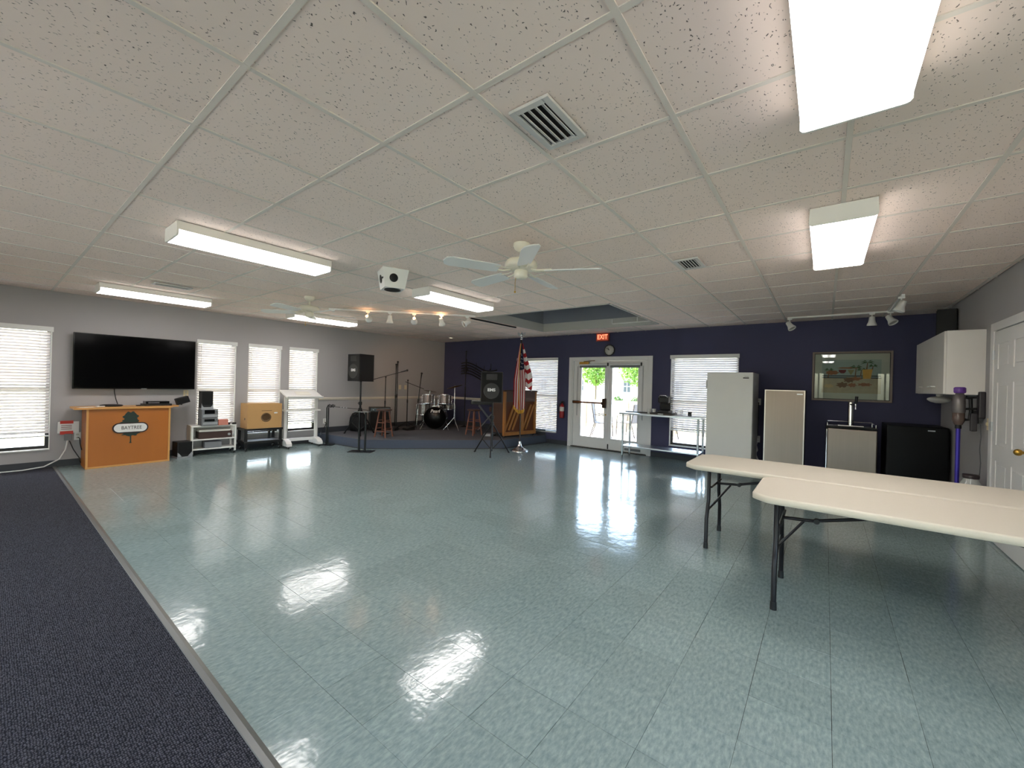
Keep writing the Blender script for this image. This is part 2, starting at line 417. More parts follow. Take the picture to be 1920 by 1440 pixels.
for k, (area, x0, x1, y0, y1) in enumerate(cells):
    if k < 300 and area > 0:
        if abs(x1 - x0 - FT) < 1e-4 and abs(y1 - y0 - FT) < 1e-4:
            inst(random.choice(TILE_ME), 'floor_tile', floor, ((x0 + x1) / 2, (y0 + y1) / 2, random.uniform(-0.0004, 0)))
        else:
            tile_geo(MB(), x0, x1, y0, y1, 0.0004).build('floor_tile', FLOOR_M, floor)
    else:
        tile_geo(rest, x0, x1, y0, y1, 0.0004)
rest.build('floor_tile', FLOOR_M, floor, kind='stuff', label='vinyl tiles past the nearest ones')
carpet = struct(MB().box(XL, YF, -0.02, XE, CY - 0.012, 0.004), 'floor_carpet', CARPET_M, 'dark navy woven carpet beside the vinyl floor', 'carpet')
struct(MB().prism([(CY - .024, 0), (CY - .020, .008), (CY + .002, .009), (CY + .020, .0015), (CY + .022, 0), (CY + .022, -.004), (CY - .024, -.004)], XL, XE, TX), 'trim_1', M('grey_vinyl_edging', C(104, 106, 104), 0.35, spec=0.6), 'grey vinyl edging strip between carpet and tiles', 'edging')

# ---- ceiling: slab, fissured tiles, tee bars, raised well
WX0, WX1, WY0, WY1, WZ = -5.02, -2.46, 5.41, 7.60, 3.55
mb = MB()
SX0, SX1, SY0, SY1 = XL - WT, XE + WT, YF - WT, YB + WT
for a in ((SX0, SY0, SX1, WY0), (SX0, WY1, SX1, SY1), (SX0, WY0, WX0, WY1), (WX1, WY0, SX1, WY1)):
    mb.box(a[0], a[1], HC + 0.03, a[2], a[3], HC + 0.17)  # hidden slab over the tiles, added to block sun and sky
ceiling = struct(mb, 'ceiling', M('light_block_board', C(150, 150, 150), 0.9), 'suspended ceiling of white fissured tiles', 'ceiling')
WELL_M = M('grey_blue_well_paint', C(138, 141, 148), 0.8)
mb = MB()
zt = 2.62
mb.box(WX0 - .04, WY0 - .04, zt, WX0, WY1 + .04, WZ); mb.box(WX1, WY0 - .04, zt, WX1 + .04, WY1 + .04, WZ)
mb.box(WX0, WY0 - .04, zt, WX1, WY0, WZ); mb.box(WX0, WY1, zt, WX1, WY1 + .04, WZ)
mb.box(WX0 - .04, WY0 - .04, WZ, WX1 + .04, WY1 + .04, WZ + .05)
mb.build('ceiling_well', WELL_M, ceiling, 'dark grey blue recess raised above the ceiling')
for (a, b, c, d) in ((WX0, WY0, WX0 + .02, WY1), (WX1 - .02, WY0, WX1, WY1), (WX0, WY0, WX1, WY0 + .02), (WX0, WY1 - .02, WX1, WY1)):
    MB().box(a, b, HC - .004, c, d, HC + .17).build('well_trim', M('well_trim_paint', C(190, 188, 182), 0.6), ceiling)
mb = MB()
for y in (WY1 - .06,): mb.tube((-3.35, y, HC + .06), (WX1 + .02, y, HC + .06), .014)
for x in (-3.35, -2.85): mb.tube((x, WY1 - .06, HC + .06), (x, WY1 - .06, HC + .15), .012)
mb.build('rail', WHITE_METAL, ceiling)
MB().box(WX0 - .10, WY0 - .05, HC - .022, WX0 - .065, WY1 - .9, HC - .003).build('dark_rail', BLACK_METAL, ceiling)
CT, cx0, cy0 = 0.6096, -0.5465, 0.585
def rect_minus(r, h):
    x0, y0, x1, y1 = r; a, b, c, d = h
    if x1 <= a or x0 >= c or y1 <= b or y0 >= d: return [r]
    out = []
    if y0 < b: out.append((x0, y0, x1, b)); y0 = b
    if y1 > d: out.append((x0, d, x1, y1)); y1 = d
    if x0 < a: out.append((x0, y0, a, y1))
    if x1 > c: out.append((c, y0, x1, y1))
    return out
TE = 0.012
def ctile(mb, x0, y0, x1, y1):
    e = 0.004; z = HC + 0.004
    vs = [(x0 + e, y0 + e, z), (x1 - e, y0 + e, z), (x1 - e, y1 - e, z), (x0 + e, y1 - e, z), (x0, y0, z + .003), (x1, y0, z + .003), (x1, y1, z + .003), (x0, y1, z + .003), (x0, y0, z + .02), (x1, y0, z + .02), (x1, y1, z + .02), (x0, y1, z + .02)]
    fs = [(3, 2, 1, 0)] + [(k, (k + 1) % 4, 4 + (k + 1) % 4, 4 + k) for k in range(4)] + [(4 + k, 4 + (k + 1) % 4, 8 + (k + 1) % 4, 8 + k) for k in range(4)] + [(8, 9, 10, 11)]
    return mb.add(vs, fs)
CT_ME = ctile(MB(), -CT / 2 + TE - .003, -CT / 2 + TE - .003, CT / 2 - TE + .003, CT / 2 - TE + .003).mesh('ceiling_tile', CEIL_M)
rest = MB()
for i in range(-14, 8):
    for j in range(-7, 13):
        r = (max(cx0 + i * CT, XL), max(cy0 + j * CT, YF), min(cx0 + (i + 1) * CT, XE), min(cy0 + (j + 1) * CT, YB))
        if r[2] - r[0] < .02 or r[3] - r[1] < .02: continue
        if r[1] > YJ and r[2] > XR:
            if r[0] >= XR: continue
            r = (r[0], r[1], XR, r[3])
        for q in rect_minus(r, (WX0, WY0, WX1, WY1)):
            if q[2] - q[0] < .03 or q[3] - q[1] < .03: continue
            ps = [project((x, y, HC)) for x in (q[0], q[2]) for y in (q[1], q[3])]
            vis = any(p and -2 < p[0] < 1922 and -2 < p[1] < 1442 for p in ps)
            if vis:
                if abs(q[2] - q[0] - CT) < 1e-4 and abs(q[3] - q[1] - CT) < 1e-4:
                    inst(CT_ME, 'ceiling_tile', ceiling, ((q[0] + q[2]) / 2, (q[1] + q[3]) / 2, random.uniform(0, .0015)))
                else:
                    g = TE - .003
                    ctile(MB(), q[0] + g, q[1] + g, q[2] - g, q[3] - g).build('ceiling_tile', CEIL_M, ceiling)
            else: ctile(rest, q[0] + .009, q[1] + .009, q[2] - .009, q[3] - .009)
rest.build('ceiling_tile', CEIL_M, ceiling, kind='stuff', label='ceiling tiles over the carpeted side')
TEE = M('white_tee_bar', C(222, 213, 203), 0.75, spec=.2)
def tee(x0, y0, x1, y1, z=0.0):
    for q in rect_minus((x0, y0, x1, y1), (WX0, WY0, WX1, WY1)):
        MB().box(q[0], q[1], HC + z, q[2], q[3], HC + .012 + z).build('tee_bar', TEE, ceiling)
for i in range(-13, 8):
    x = cx0 + i * CT
    if x < XE: tee(x - TE, YF, x + TE, YB if x < XR else YJ)
for j in range(-6, 13):
    y = cy0 + j * CT
    tee(XL, y - TE, XR if y > YJ else XE, y + TE, .0008)

# ---- baseboards and chair rails
def base(name, pts, lab):
    mb = MB()
    for (x0, y0, x1, y1) in pts: mb.box(x0, y0, 0, x1, y1, .10, b=.003)
    return struct(mb, name, RUBBER_BASE, lab, 'baseboard')
base('baseboard_left', [(XL, YF, XL + .008, 4.6)], 'dark rubber cove base along the grey wall')
base('baseboard_back', [(-5.35, YB - .008, -4.77, YB), (-2.81, YB - .008, XR, YB)], 'dark rubber cove base along the navy wall')
base('baseboard_right', [(XR - .008, 6.14, XR, YB)], 'dark rubber cove base beside the panelled door')
RAIL_P = [(0, 0), (.012, .004), (.016, .018), (.022, .03), (.022, .048), (.014, .06), (0, .066)]
RAIL_M = M('cream_chair_rail', C(214, 206, 192), 0.5)
struct(MB().prism([(-p[0] - YB * 0, p[1]) for p in RAIL_P], 4.60, YB, Matrix.Translation((XL, 0, .925)) @ Matrix(((-1, 0, 0, 0), (0, 0, 1, 0), (0, 1, 0, 0), (0, 0, 0, 1)))), 'trim_2', RAIL_M, 'cream chair rail on the grey wall behind the stage', 'chair rail')
struct(MB().prism([(-p[0], p[1]) for p in RAIL_P], XL, -6.33, Matrix.Translation((0, YB, .925)) @ TX), 'trim_3', RAIL_M, 'cream chair rail on the navy wall behind the drums', 'chair rail')
mb = MB(); mb.box(XL, 4.6, .19, XL + .012, YB, .31, b=.003); mb.box(XL + .012, YB - .012, .19, -5.38, YB, .31, b=.003)
struct(mb, 'trim_4', RUBBER_BASE, 'dark skirting along the walls above the stage floor', 'baseboard')

# ---- windows with slatted blinds
WALLS = {'L': lambda u: ((XL, u, 0), PI / 2), 'B': lambda u: ((u, YB, 0), 0.0), 'R': lambda u: ((XR, u, 0), -PI / 2)}
def on_wall(name, label, cat, wall, u, z=0.0, d=0.0, group=None):
    """thing on a wall: local x along it, -y into the room, z up"""
    (x, y, _), rz = WALLS[wall](u)
    x += -math.sin(-rz) * 0; 
    nx, ny = math.sin(rz), -math.cos(rz)
    return thing(name, label, cat, (x + nx * d, y + ny * d, z), rz, group)
def window(idx, wall, u0, u1, label, blabel, zb, tilt, white=False):
    u = (u0 + u1) / 2; hw = (u1 - u0) / 2
    r = on_wall('window_%d' % idx, label, 'window', wall, u); r['kind'] = 'structure'
    fm = BRONZE_FRAME
    f = MB(); y0, y1, t = 0.085, 0.13, 0.045
    f.box(-hw, y0, ZS, -hw + t, y1, ZT); f.box(hw - t, y0, ZS, hw, y1, ZT); f.box(-hw + t, y0, ZS, hw - t, y1, ZS + .06); f.box(-hw + t, y0, ZT - t, hw - t, y1, ZT)
    zm = (ZS + ZT) / 2; f.box(-hw + t, y0 + .005, zm - .02, hw - t, y1 - .005, zm + .02)
    f.build('window_frame', fm, r)
    MB().box(-hw + t, .105, ZS + .06, hw - t, .109, zm - .02).build('pane', GLASS_M, r)
    MB().box(-hw + t, .112, zm + .02, hw - t, .116, ZT - t).build('pane', GLASS_M, r)
    MB().box(-hw, -.018, ZS, hw, .085, ZS + .018, b=.004).build('window_sill', WHITE_TRIM, r)
    l = MB(); l.box(-hw, 0, ZS + .018, -hw + .006, .085, ZT); l.box(hw - .006, 0, ZS + .018, hw, .085, ZT); l.box(-hw + .006, 0, ZT - .006, hw - .006, .085, ZT)
    l.build('window_jamb', WHITE_TRIM, r)
    # blind
    bl = on_wall('window_blind', blabel, 'blind', wall, u, group='white slatted window blinds')
    MB().box(-hw - .012, -.030, ZT - .062, hw + .012, -.014, ZT + .012, b=.004).build('valance', WHITE_PLASTIC, bl)
    MB().box(-hw + .01, -.012, ZT - .05, hw - .01, .04, ZT - .008).build('head_rail', WHITE_PLASTIC, bl)
    L = 2 * hw - .024
    pts = []
    ch, rise = 0.050, 0.004
    n = 4
    up = [(-ch / 2 + ch * i / n, rise * (1 - (2 * i / n - 1) ** 2)) for i in range(n + 1)]
    poly = [(a, b + .0012) for a, b in up] + [(a, b - .0012) for a, b in reversed(up)]
    sm = MB().prism([(a, b) for a, b in poly], -L / 2, L / 2, Matrix(((0, 0, 1, 0), (1, 0, 0, 0), (0, 1, 0, 0), (0, 0, 0, 1)))).mesh('slat', SLAT_M)
    pitch = 0.0425
    z = ZT - .085
    while z > zb + .03:
        s = inst(sm, 'slat', bl, (0, .016, z), (R(tilt) + random.uniform(-.04, .04), 0, 0)); z -= pitch
    MB().box(-L / 2, -.010, zb - .012, L / 2, .042, zb + .006, b=.003).build('bottom_rail', WHITE_PLASTIC, bl)
    for x in (-hw * .62, hw * .62):
        MB().box(x - .0015, -.0115, zb, x + .0015, -.0105, ZT - .06).build('ladder_cord', WHITE_PLASTIC, bl)
    MB().tube((-hw + .06, -.013, ZT - .07), (-hw + .065, -.014, ZT - .75), .004, n=6).build('tilt_wand', WHITE_PLASTIC, bl)
    return r
window(1, 'L', *WIN_L[0], 'tall narrow window left of the television', 'white slatted blind left of the television, stopping short of the sill', 0.47, -51)
window(2, 'L', *WIN_L[1], 'tall narrow window behind the white stereo cart', 'white slatted blind behind the white stereo cart', 0.29, -52)
window(3, 'L', *WIN_L[2], 'tall narrow window behind the cardboard box', 'white slatted blind behind the cardboard box', 0.29, -51)
window(4, 'L', *WIN_L[3], 'tall narrow window behind the white lectern', 'white slatted blind behind the tall white lectern', 0.44, -49)
window(5, 'B', *WIN_B[0], 'wide window in navy wall behind the piano', 'white slatted blind on the navy wall behind the piano', 0.30, -49)
window(6, 'B', *WIN_B[1], 'wide window in navy wall behind the steel table', 'half raised white slatted blind above the steel prep table', 0.58, -47)
# unseen windows added for daylight; narrow front ones follow reflections in the picture glass
OUTW = [('window_7', XL - .08, -2.3, .01, 1.2, ZS, ZT, 'unseen plain window added for daylight in the grey wall over the carpet'),
        ('window_8', XE + .08, -2.2, .01, 2.0, .26, 2.1, 'unseen plain window added for daylight over the carpet at the far side'),
        ('window_9', XE + .08, .5, .01, 2.2, .26, 2.1, 'unseen plain window added for daylight facing the folding tables')]
for k, (a_, b_) in enumerate(WIN_F):
    OUTW.append(('window_%d' % (10 + k), (a_ + b_) / 2, YF - .08, b_ - a_, .01, .26, 2.2, 'wide plain unseen window behind the camera for daylight, number %s from the television wall' % ('one', 'two', 'three', 'four', 'five', 'six')[k]))
for nm, x, y, sx, sy, z0, z1, lab in OUTW:
    r_ = sroot(nm, lab, 'window', (x, y, z0))
    hx, hy, hz = sx / 2, sy / 2, z1 - z0
    MB().box(-hx, -hy, 0, hx, hy, hz).build('pane', GLASS_M, r_)
    f = MB(); e = .025
    if sx > sy:
        for x0, x1 in ((-hx, -hx + .05), (-e, e), (hx - .05, hx)): f.box(x0, -.03, 0, x1, .03, hz)
        f.box(-hx, -.03, 0, hx, .03, .05).box(-hx, -.03, hz - .05, hx, .03, hz)
    else:
        for x0, x1 in ((-hy, -hy + .05), (-e, e), (hy - .05, hy)): f.box(-.03, x0, 0, .03, x1, hz)
        f.box(-.03, -hy, 0, .03, hy, .05).box(-.03, -hy, hz - .05, .03, hy, hz)
    f.build('window_frame', BRONZE_FRAME, r_)

# ---- glazed double door
d1 = sroot('door_1', 'white glazed double door to the sunny deck', 'door', (-3.79, YB, 0), 0)
cas = MB()
cas.box(-.975, -.018, 0, -.885, 0, 2.065, b=.004); cas.box(.885, -.018, 0, .975, 0, 2.065, b=.004); cas.box(-.885, -.018, 1.985, .885, .0, 2.065, b=.004)
cas.box(-.89, 0, 0, -.865, .14, 2.0); cas.box(.865, 0, 0, .89, .14, 2.0); cas.box(-.865, 0, 1.975, .865, .14, 2.0)
cas.build('door_frame', WHITE_TRIM, d1)
MB().box(-.89, -.02, 0, .89, .15, .018, b=.004).build('threshold', M('dark_bronze_threshold', C(58, 52, 48), 0.4, metal=0.6), d1)
for k, (x0, x1, gx0, gx1) in enumerate(((-.862, -.003, -.675, -.075), (.003, .862, .075, .675))):
    lf = MB(); gz0, gz1 = .25, 1.865; y0, y1 = .03, .075
    lf.box(x0, y0, .022, gx0, y1, 1.972, b=.003); lf.box(gx1, y0, .022, x1, y1, 1.972, b=.003)
    lf.box(gx0, y0, .022, gx1, y1, gz0, b=.003); lf.box(gx0, y0, gz1, gx1, y1, 1.972, b=.003)
    leaf = lf.build('door_leaf', WHITE_TRIM, d1)
    bd = MB()
    for (a, b, c, d) in ((gx0 - .02, gz0 - .02, gx0 + .012, gz1 + .02), (gx1 - .012, gz0 - .02, gx1 + .02, gz1 + .02), (gx0 + .012, gz0 - .02, gx1 - .012, gz0 + .012), (gx0 + .012, gz1 - .012, gx1 - .012, gz1 + .02)):
        bd.box(a, .02, b, c, .03, d, b=.003)
    bd.build('glazing_bead', WHITE_TRIM, leaf)
    MB().box(gx0, .05, gz0, gx1, .055, gz1).build('pane', GLASS_M, leaf)
    sh = MB(); sh.tube((gx0 - .05, .0, gz1 + .03), (gx1 + .05, .0, gz1 + .03), .024, n=12)
    sh.build('roller_shade', WHITE_PLASTIC, leaf)
    MB().box(gx0 - .03, -.004, gz1 - .045, gx1 + .03, .003, gz1 + .012).build('shade_hem', GREY_PLASTIC, leaf)
    br = MB().box(gx1 + .05, -.02, gz1 - .005, gx1 + .065, .03, gz1 + .065)
    br.build('shade_bracket', BLACK, leaf)
    sxc = gx0 - .09 if k == 0 else gx1 + .09
    MB().path([(sxc, .012, gz1 - .01), (sxc - .004, .01, 1.2), (sxc, .012, .75), (sxc + .012, .01, .72), (sxc + .016, .012, 1.1), (sxc + .014, .012, gz1)], .0025, 5).build('bead_chain', GREY_PLASTIC, leaf)
    if k == 0:
        MB().box(-.70, -.035, 1.90, -.47, .03, 1.955, b=.008).build('door_closer', BRASS, leaf)
        MB().tube((-.60, -.01, 1.962), (-.30, -.06, 1.978), .008, n=6).build('closer_arm', M('bronze_arm', C(120, 90, 50), .35, metal=.9), leaf)
        pb = MB(); pb.tube((-.83, -.03, 1.035), (-.10, -.03, 1.035), .018, n=10)
        pb.build('panic_bar', M('copper_bronze', C(140, 84, 50), .3, metal=.9), leaf)
        pe = MB(); pe.box(-.855, -.04, 1.005, -.70, .03, 1.065, b=.006); pe.box(-.11, -.05, .93, -.04, .03, 1.14, b=.008); pe.box(-.13, -.055, 1.0, -.015, -.03, 1.06, b=.006)
        pe.build('latch_case', M('dark_bronze_case', C(66, 50, 40), .35, metal=.8), leaf)
        MB().tube((-.05, .015, .78), (-.05, .032, .78), .016, n=12).build('lock_cylinder', BRASS, leaf)
    else:
        MB().box(.01, .012, .03, .03, .03, .14).build('floor_bolt', BLACK_METAL, leaf)
        MB().box(.40, .024, .05, .75, .03, .10).build('kick_label', GREY_PLASTIC, leaf)

# ---- white panelled door on the right wall
d2 = sroot('door_2', 'white six panel door with steel hinges', 'door', (XR, 5.59, 0), -PI / 2)   # local +x runs towards the camera
c2 = MB()
for a, b in ((-.555, -.465), (.465, .555)): c2.box(a, -.02, 0, b, 0, 2.135, b=.004)
c2.box(-.465, -.02, 2.055, .465, 0, 2.135, b=.004)
c2.build('door_frame', WHITE_TRIM, d2)
dp = MB(); W2, y0, y1 = .455, -.012, -.001
cols = [(-.36, -.06), (.06, .36)]; rows = [(.20, .80), (.95, 1.55), (1.68, 1.92)]
us = [-W2, -.36, -.06, .06, .36, W2]
dp.box(-W2, y0, .01, -.36, y1, 2.045); dp.box(.36, y0, .01, W2, y1, 2.045); dp.box(-.06, y0, .01, .06, y1, 2.045)
zs = [(.01, .20), (.80, .95), (1.55, 1.68), (1.92, 2.045)]
for a, b in cols:
    for c, d in zs: dp.box(a, y0, c, b, y1, d)
leaf2 = dp.build('door_leaf', WHITE_TRIM, d2)
for a, b in cols:
    for c, d in rows:
        p = MB(); p.box(a, -.005, c, b, -.001, d); p.box(a + .035, -.010, c + .035, b - .035, -.005, d - .035, b=.004)
        p.build('door_panel', WHITE_TRIM, leaf2)
for z in (.28, 1.12, 1.82):
    MB().box(-.478, -.026, z - .045, -.445, -.012, z + .045, b=.002).build('hinge', SATIN, d2)
MB().ball((.40, -.055, .96), .028).tube((.40, -.04, .96), (.40, -.012, .96), .012).build('door_knob', BRASS, leaf2)

# ---- outdoors: lawn, deck, road
LAWN = M('lawn_grass', C(178, 172, 134), 0.95, vary=0.25, vscale=1.5, bump=0.5, bscale=30, spec=0.1)
struct(MB().box(-90, -60, -.36, 60, 120, -.30), 'ground', LAWN, 'sunny yellow green lawn outside the windows', 'lawn')
DECK = M('grey_deck_board', C(172, 160, 150), 0.8, vary=0.12, vscale=3, aniso=(.3, 6, 1))
deck = struct(MB().box(-8.2, YB + WT, -.28, 1.0, 12.9, -.09), 'deck', M('deck_joist', C(110, 100, 90), .9), 'pale timber deck outside the glazed door', 'deck')
pm = MB().box(-4.6, -.068, -.02, 4.6, .068, .02).mesh('deck_plank', DECK)
for k in range(29): inst(pm, 'deck_plank', deck, (-3.6, YB + WT + .08 + k * .149, -.07))
struct(MB().box(-90, 19.5, -.30, 60, 20.6, -.285), 'path', M('concrete_path', C(190, 186, 178), .9, vary=.05), 'pale concrete path across the lawn', 'path')
struct(MB().box(-90, 33, -.30, 60, 38.5, -.285), 'road', M('asphalt_road', C(120, 118, 116), .9, vary=.06), 'grey road beyond the lawn', 'road')
struct(MB().box(-14, -12, -.30, 12, YF - WT, -.05), 'patio', M('bounce_concrete', C(200, 196, 188), .9, vary=.05), 'pale concrete patio added unseen behind the carpeted side to bounce sunlight', 'patio')  # unseen pale ground added to bounce sunlight up to the ceiling
# ================================================================== ceiling things
HOUS = M('lamp_housing', C(235, 232, 226), 0.45)
def fluor(x, y, label):
    t = thing('ceiling_light', label, 'ceiling light', (x, y, HC), 0, 'surface mounted fluorescent lights')
    hw, hl = .165, .61
    MB().box(-hw - .002, -hl + .01, -.066, hw + .002, hl - .01, 0).build('housing', HOUS, t)
    pr = [(-hw, -.066), (-hw, -.095), (-hw + .008, -.105), (-hw + .02, -.108), (hw - .02, -.108), (hw - .008, -.105), (hw, -.095), (hw, -.066)]
    X = Matrix(((1, 0, 0, 0), (0, 0, 1, 0), (0, 1, 0, 0), (0, 0, 0, 1)))
    MB().prism(pr, -hl + .012, hl - .012, X).build('diffuser', DIFF_M, t)
    pe = [(a * 1.025, b - .002) for a, b in pr]
    for s in (-1, 1):
        MB().prism([(-hw, 0)] + pe + [(hw, 0)], s * (hl - .012), s * hl, X).build('end_cap', HOUS, t)
    return t
fluor(.062, 1.445, 'big fluorescent light cut off by the top of the frame')
fluor(.062, 3.84, 'square looking fluorescent light above the folding tables')
fluor(-4.085, 1.485, 'long fluorescent light nearest the camera over the carpet edge')
fluor(-4.04, 3.93, 'fluorescent light beside the nearer ceiling fan and track')
fluor(-7.62, 1.50, 'fluorescent light in front of the television wall')
fluor(-7.56, 3.91, 'fluorescent light half hidden by the farther ceiling fan')
for x, lb in ((.062, 'at the folding table side'), (-4.06, 'in the middle'), (-7.6, 'at the television side')): fluor(x, -1.6, 'unseen fluorescent light added over the carpet behind the camera ' + lb)  # unseen fixtures continuing the rows, added to light the carpet

FAN_M = M('cream_fan_enamel', C(226, 220, 204), 0.35)
BLADE_M = M('white_fan_blade', C(222, 222, 220), 0.35)
def fan(loc, a0, label):
    t = thing('ceiling_fan', label, 'ceiling fan', loc, R(a0), 'white five blade ceiling fans')
    MB().lathe([(.068, 0), (.07, -.02), (.06, -.045), (.035, -.065), (.02, -.07)], 24).build('canopy', FAN_M, t)
    MB().tube((0, 0, -.06), (0, 0, -.13), .014).build('down_rod', FAN_M, t)
    MB().lathe([(.03, -.12), (.07, -.13), (.12, -.145), (.135, -.165), (.135, -.195), (.12, -.215), (.06, -.225)], 28).build('motor', FAN_M, t)
    MB().lathe([(.05, -.225), (.058, -.235), (.058, -.275), (.045, -.292), (.02, -.297)], 20).build('switch_housing', FAN_M, t)
    MB().path([(.045, 0, -.28), (.05, 0, -.33), (.05, 0, -.40)], .0025, 5).ball((.05, 0, -.41), .009).build('pull_chain', BRASS, t)
    bl = MB()
    out = [(.20, -.05), (.24, -.058), (.60, -.068), (.645, -.05), (.66, 0), (.645, .05), (.60, .068), (.24, .058), (.20, .05)]
    Xb = Matrix.Translation((0, 0, -.232)) @ Matrix.Rotation(R(13), 4, 'X')
    bm_ = MB().prism(out, -.004, .004, Xb).mesh('blade', BLADE_M)
    ir = MB(); ir.path([(.09, -.02, -.222), (.14, -.03, -.236), (.20, -.032, -.236), (.26, -.03, -.232)], .007, 6).path([(.09, .02, -.222), (.14, .03, -.232), (.20, .032, -.226), (.26, .03, -.222)], .007, 6)
    irm = ir.mesh('blade_iron', FAN_M)
    for k in range(5):
        b = inst(bm_, 'blade', t, (0, 0, 0), (0, 0, k * 2 * PI / 5))
        inst(irm, 'blade_iron', b, (0, 0, 0))
    return t
fan((-2.04, 2.73, HC), 241, 'white ceiling fan nearest the camera with pull chain')
fan((-5.90, 2.84, HC), 222, 'white ceiling fan farther off near the television wall')

def vent(loc, w_, l_, label, n):
    t = thing('ceiling_vent', label, 'vent', loc, 0, 'ceiling air vents')
    z = -.014; m = M('vent_enamel', C(198, 196, 192), .5)
    f = MB(); b = .03
    for (x0, y0, x1, y1) in ((-w_, -l_, -w_ + b, l_), (w_ - b, -l_, w_, l_), (-w_ + b, -l_, w_ - b, -l_ + b), (-w_ + b, l_ - b, w_ - b, l_)): f.box(x0, y0, z, x1, y1, 0, b=.002)
    f.build('frame', m, t)
    MB().box(-w_ + b, -l_ + b, -.002, w_ - b, l_ - b, 0).build('duct_shade_plate', M('duct_shade', C(40, 36, 34), .9), t)  # dark plate in place of the shaded duct behind the louvres
    for k in range(n):
        x = -w_ + b + (2 * w_ - 2 * b) * (k + .5) / n
        MB().cbox((0, 0, 0), ((2 * w_ - 2 * b) / n * .62, 2 * l_ - 2 * b, .003), X=Matrix.Translation((x, 0, -.009)) @ Matrix.Rotation(R(28), 4, 'Y')).build('louvre', m, t)
    return t
vent((-1.01, 1.53, HC), .10, .165, 'large louvred ceiling vent nearest the camera', 4)
vent((-1.03, 4.02, HC), .105, .17, 'small looking louvred vent in the middle of the ceiling', 6)
vent((-6.85, 1.50, HC), .08, .20, 'slim ceiling vent near the television wall', 3)

# ceiling speaker: white flared box with round ports
t = thing('ceiling_speaker', 'white flared ceiling box with round black ports', 'speaker', (-3.70, 2.66, HC), R(-22))
a, b, h = .135, .105, .20
vs = [(-a, -a, 0), (a, -a, 0), (a, a, 0), (-a, a, 0), (-b, -b, -h), (b, -b, -h), (b, b, -h), (-b, b, -h)]
MB().add(vs, [(0, 1, 2, 3), (7, 6, 5, 4), (4, 5, 1, 0), (5, 6, 2, 1), (6, 7, 3, 2), (7, 4, 0, 3)]).build('cabinet', WHITE_PLASTIC, t)
for k in range(4):
    Xf = Matrix.Rotation(k * PI / 2, 4, 'Z') @ Matrix.Translation((0, -(a + b) / 2, -h / 2)) @ Matrix.Rotation(math.atan2(a - b, h), 4, 'X') @ Matrix.Rotation(PI / 2, 4, 'X')
    MB().lathe([(.044, -.002), (.044, .004), (.001, .005)], 20, X=Xf @ Matrix.Translation((-.02, 0, 0))).build('port', BLACK, t)
MB().box(.045, -.128, -.11, .085, -.118, -.095, X=None).build('badge', BLACK, t)
MB().lathe([(.085, 0), (.085, -.008), (.07, -.012)], 24, (0, 0, -h)).build('woofer', BLACK, t)

def spot_head(parent, loc, yaw, pitch, lit=0):
    """track lamp: stem, cone shaped can aimed by yaw and pitch"""
    h = MB().tube((0, 0, 0), (0, 0, -.07), .009, n=8).box(-.03, -.012, -.005, .03, .012, .018).build('stem', WHITE_METAL, parent, loc=loc)
    Xh = Matrix.Translation((0, 0, -.085)) @ Matrix.Rotation(yaw, 4, 'Z') @ Matrix.Rotation(PI - pitch, 4, 'Y')
    cn = MB().lathe([(.012, -.06), (.032, -.055), (.036, -.01), (.040, .02), (.055, .055), (.057, .075), (.052, .075), (.05, .06)], 18, X=Xh).build('lamp_can', WHITE_METAL, h)
    lens = M('spot_lens_warm', C(255, 214, 160), .4, emit=4, ecol=(1, .62, .30, 1)) if lit else M('spot_lens', C(180, 176, 168), .3)
    MB().lathe([(.001, .0612), (.0495, .0612), (.0495, .0604), (.001, .0604)], 18, X=Xh).build('lens', lens, h)
    if lit:
        ld = bpy.data.lights.new('track_spot', 'SPOT'); ld.energy = lit; ld.color = (1, .60, .33); ld.spot_size = R(54); ld.spot_blend = .8; ld.shadow_soft_size = .04
        lo = bpy.data.objects.new('track_spot', ld); COL.objects.link(lo); lo.parent = h
        d = (Xh.to_3x3() @ Vector((0, 0, 1))).normalized()
        lo.location = Vector((0, 0, -.085)) + d * .095; lo.rotation_euler = d.to_track_quat('-Z', 'Y').to_euler()
    if lit:
        pd = bpy.data.lights.new('can_vent_glow', 'POINT'); pd.energy = .5; pd.color = (1, .55, .26); pd.shadow_soft_size = .02
        po = bpy.data.objects.new('can_vent_glow', pd); COL.objects.link(po); po.parent = h
        po.location = Vector((0, 0, -.085)) - (Xh.to_3x3() @ Vector((0, 0, 1))).normalized() * .085
    return h
tr = thing('track_light', 'white ceiling track with five spotlights over the stage front', 'track light', (-6.54, 3.47, HC), math.atan2(1.78, 1.70))
MB().box(0, -.018, -.028, 2.42, .018, 0, b=.003).build('track', WHITE_METAL, tr)
MB().box(.05, -.02, -.06, .09, .02, -.028).build('feed_box', WHITE_METAL, tr)
for k, (s, yw, pt, lit) in enumerate(((.62, R(84), R(72), 36), (.98, R(100), R(10), 0), (1.38, R(94), R(70), 40), (1.84, R(70), R(35), 25), (2.28, R(200), R(60), 0))):
    spot_head(tr, (s, 0, -.045), yw, pt, lit)
tr2 = thing('track_light', 'white ceiling track with four spotlights near the wall cabinet', 'track light', (0.70, 7.80, HC), 0)
MB().box(-1.20, -.016, -.026, .016, .016, 0, b=.003).box(-.016, -1.24, -.026, .016, -.017, 0, b=.003).build('track', WHITE_METAL, tr2)
for (x, y, yw, pt) in ((-1.17, 0, R(-30), R(35)), (-.19, -.02, R(90), R(8)), (.0, -.06, R(-40), R(35)), (-.01, -1.2, R(180), R(20))):
    spot_head(tr2, (x, y, -.042), yw, pt)
t = thing('recessed_light', 'small recessed ceiling light above the drum corner', 'ceiling light', (-7.9, 7.55, HC), 0)
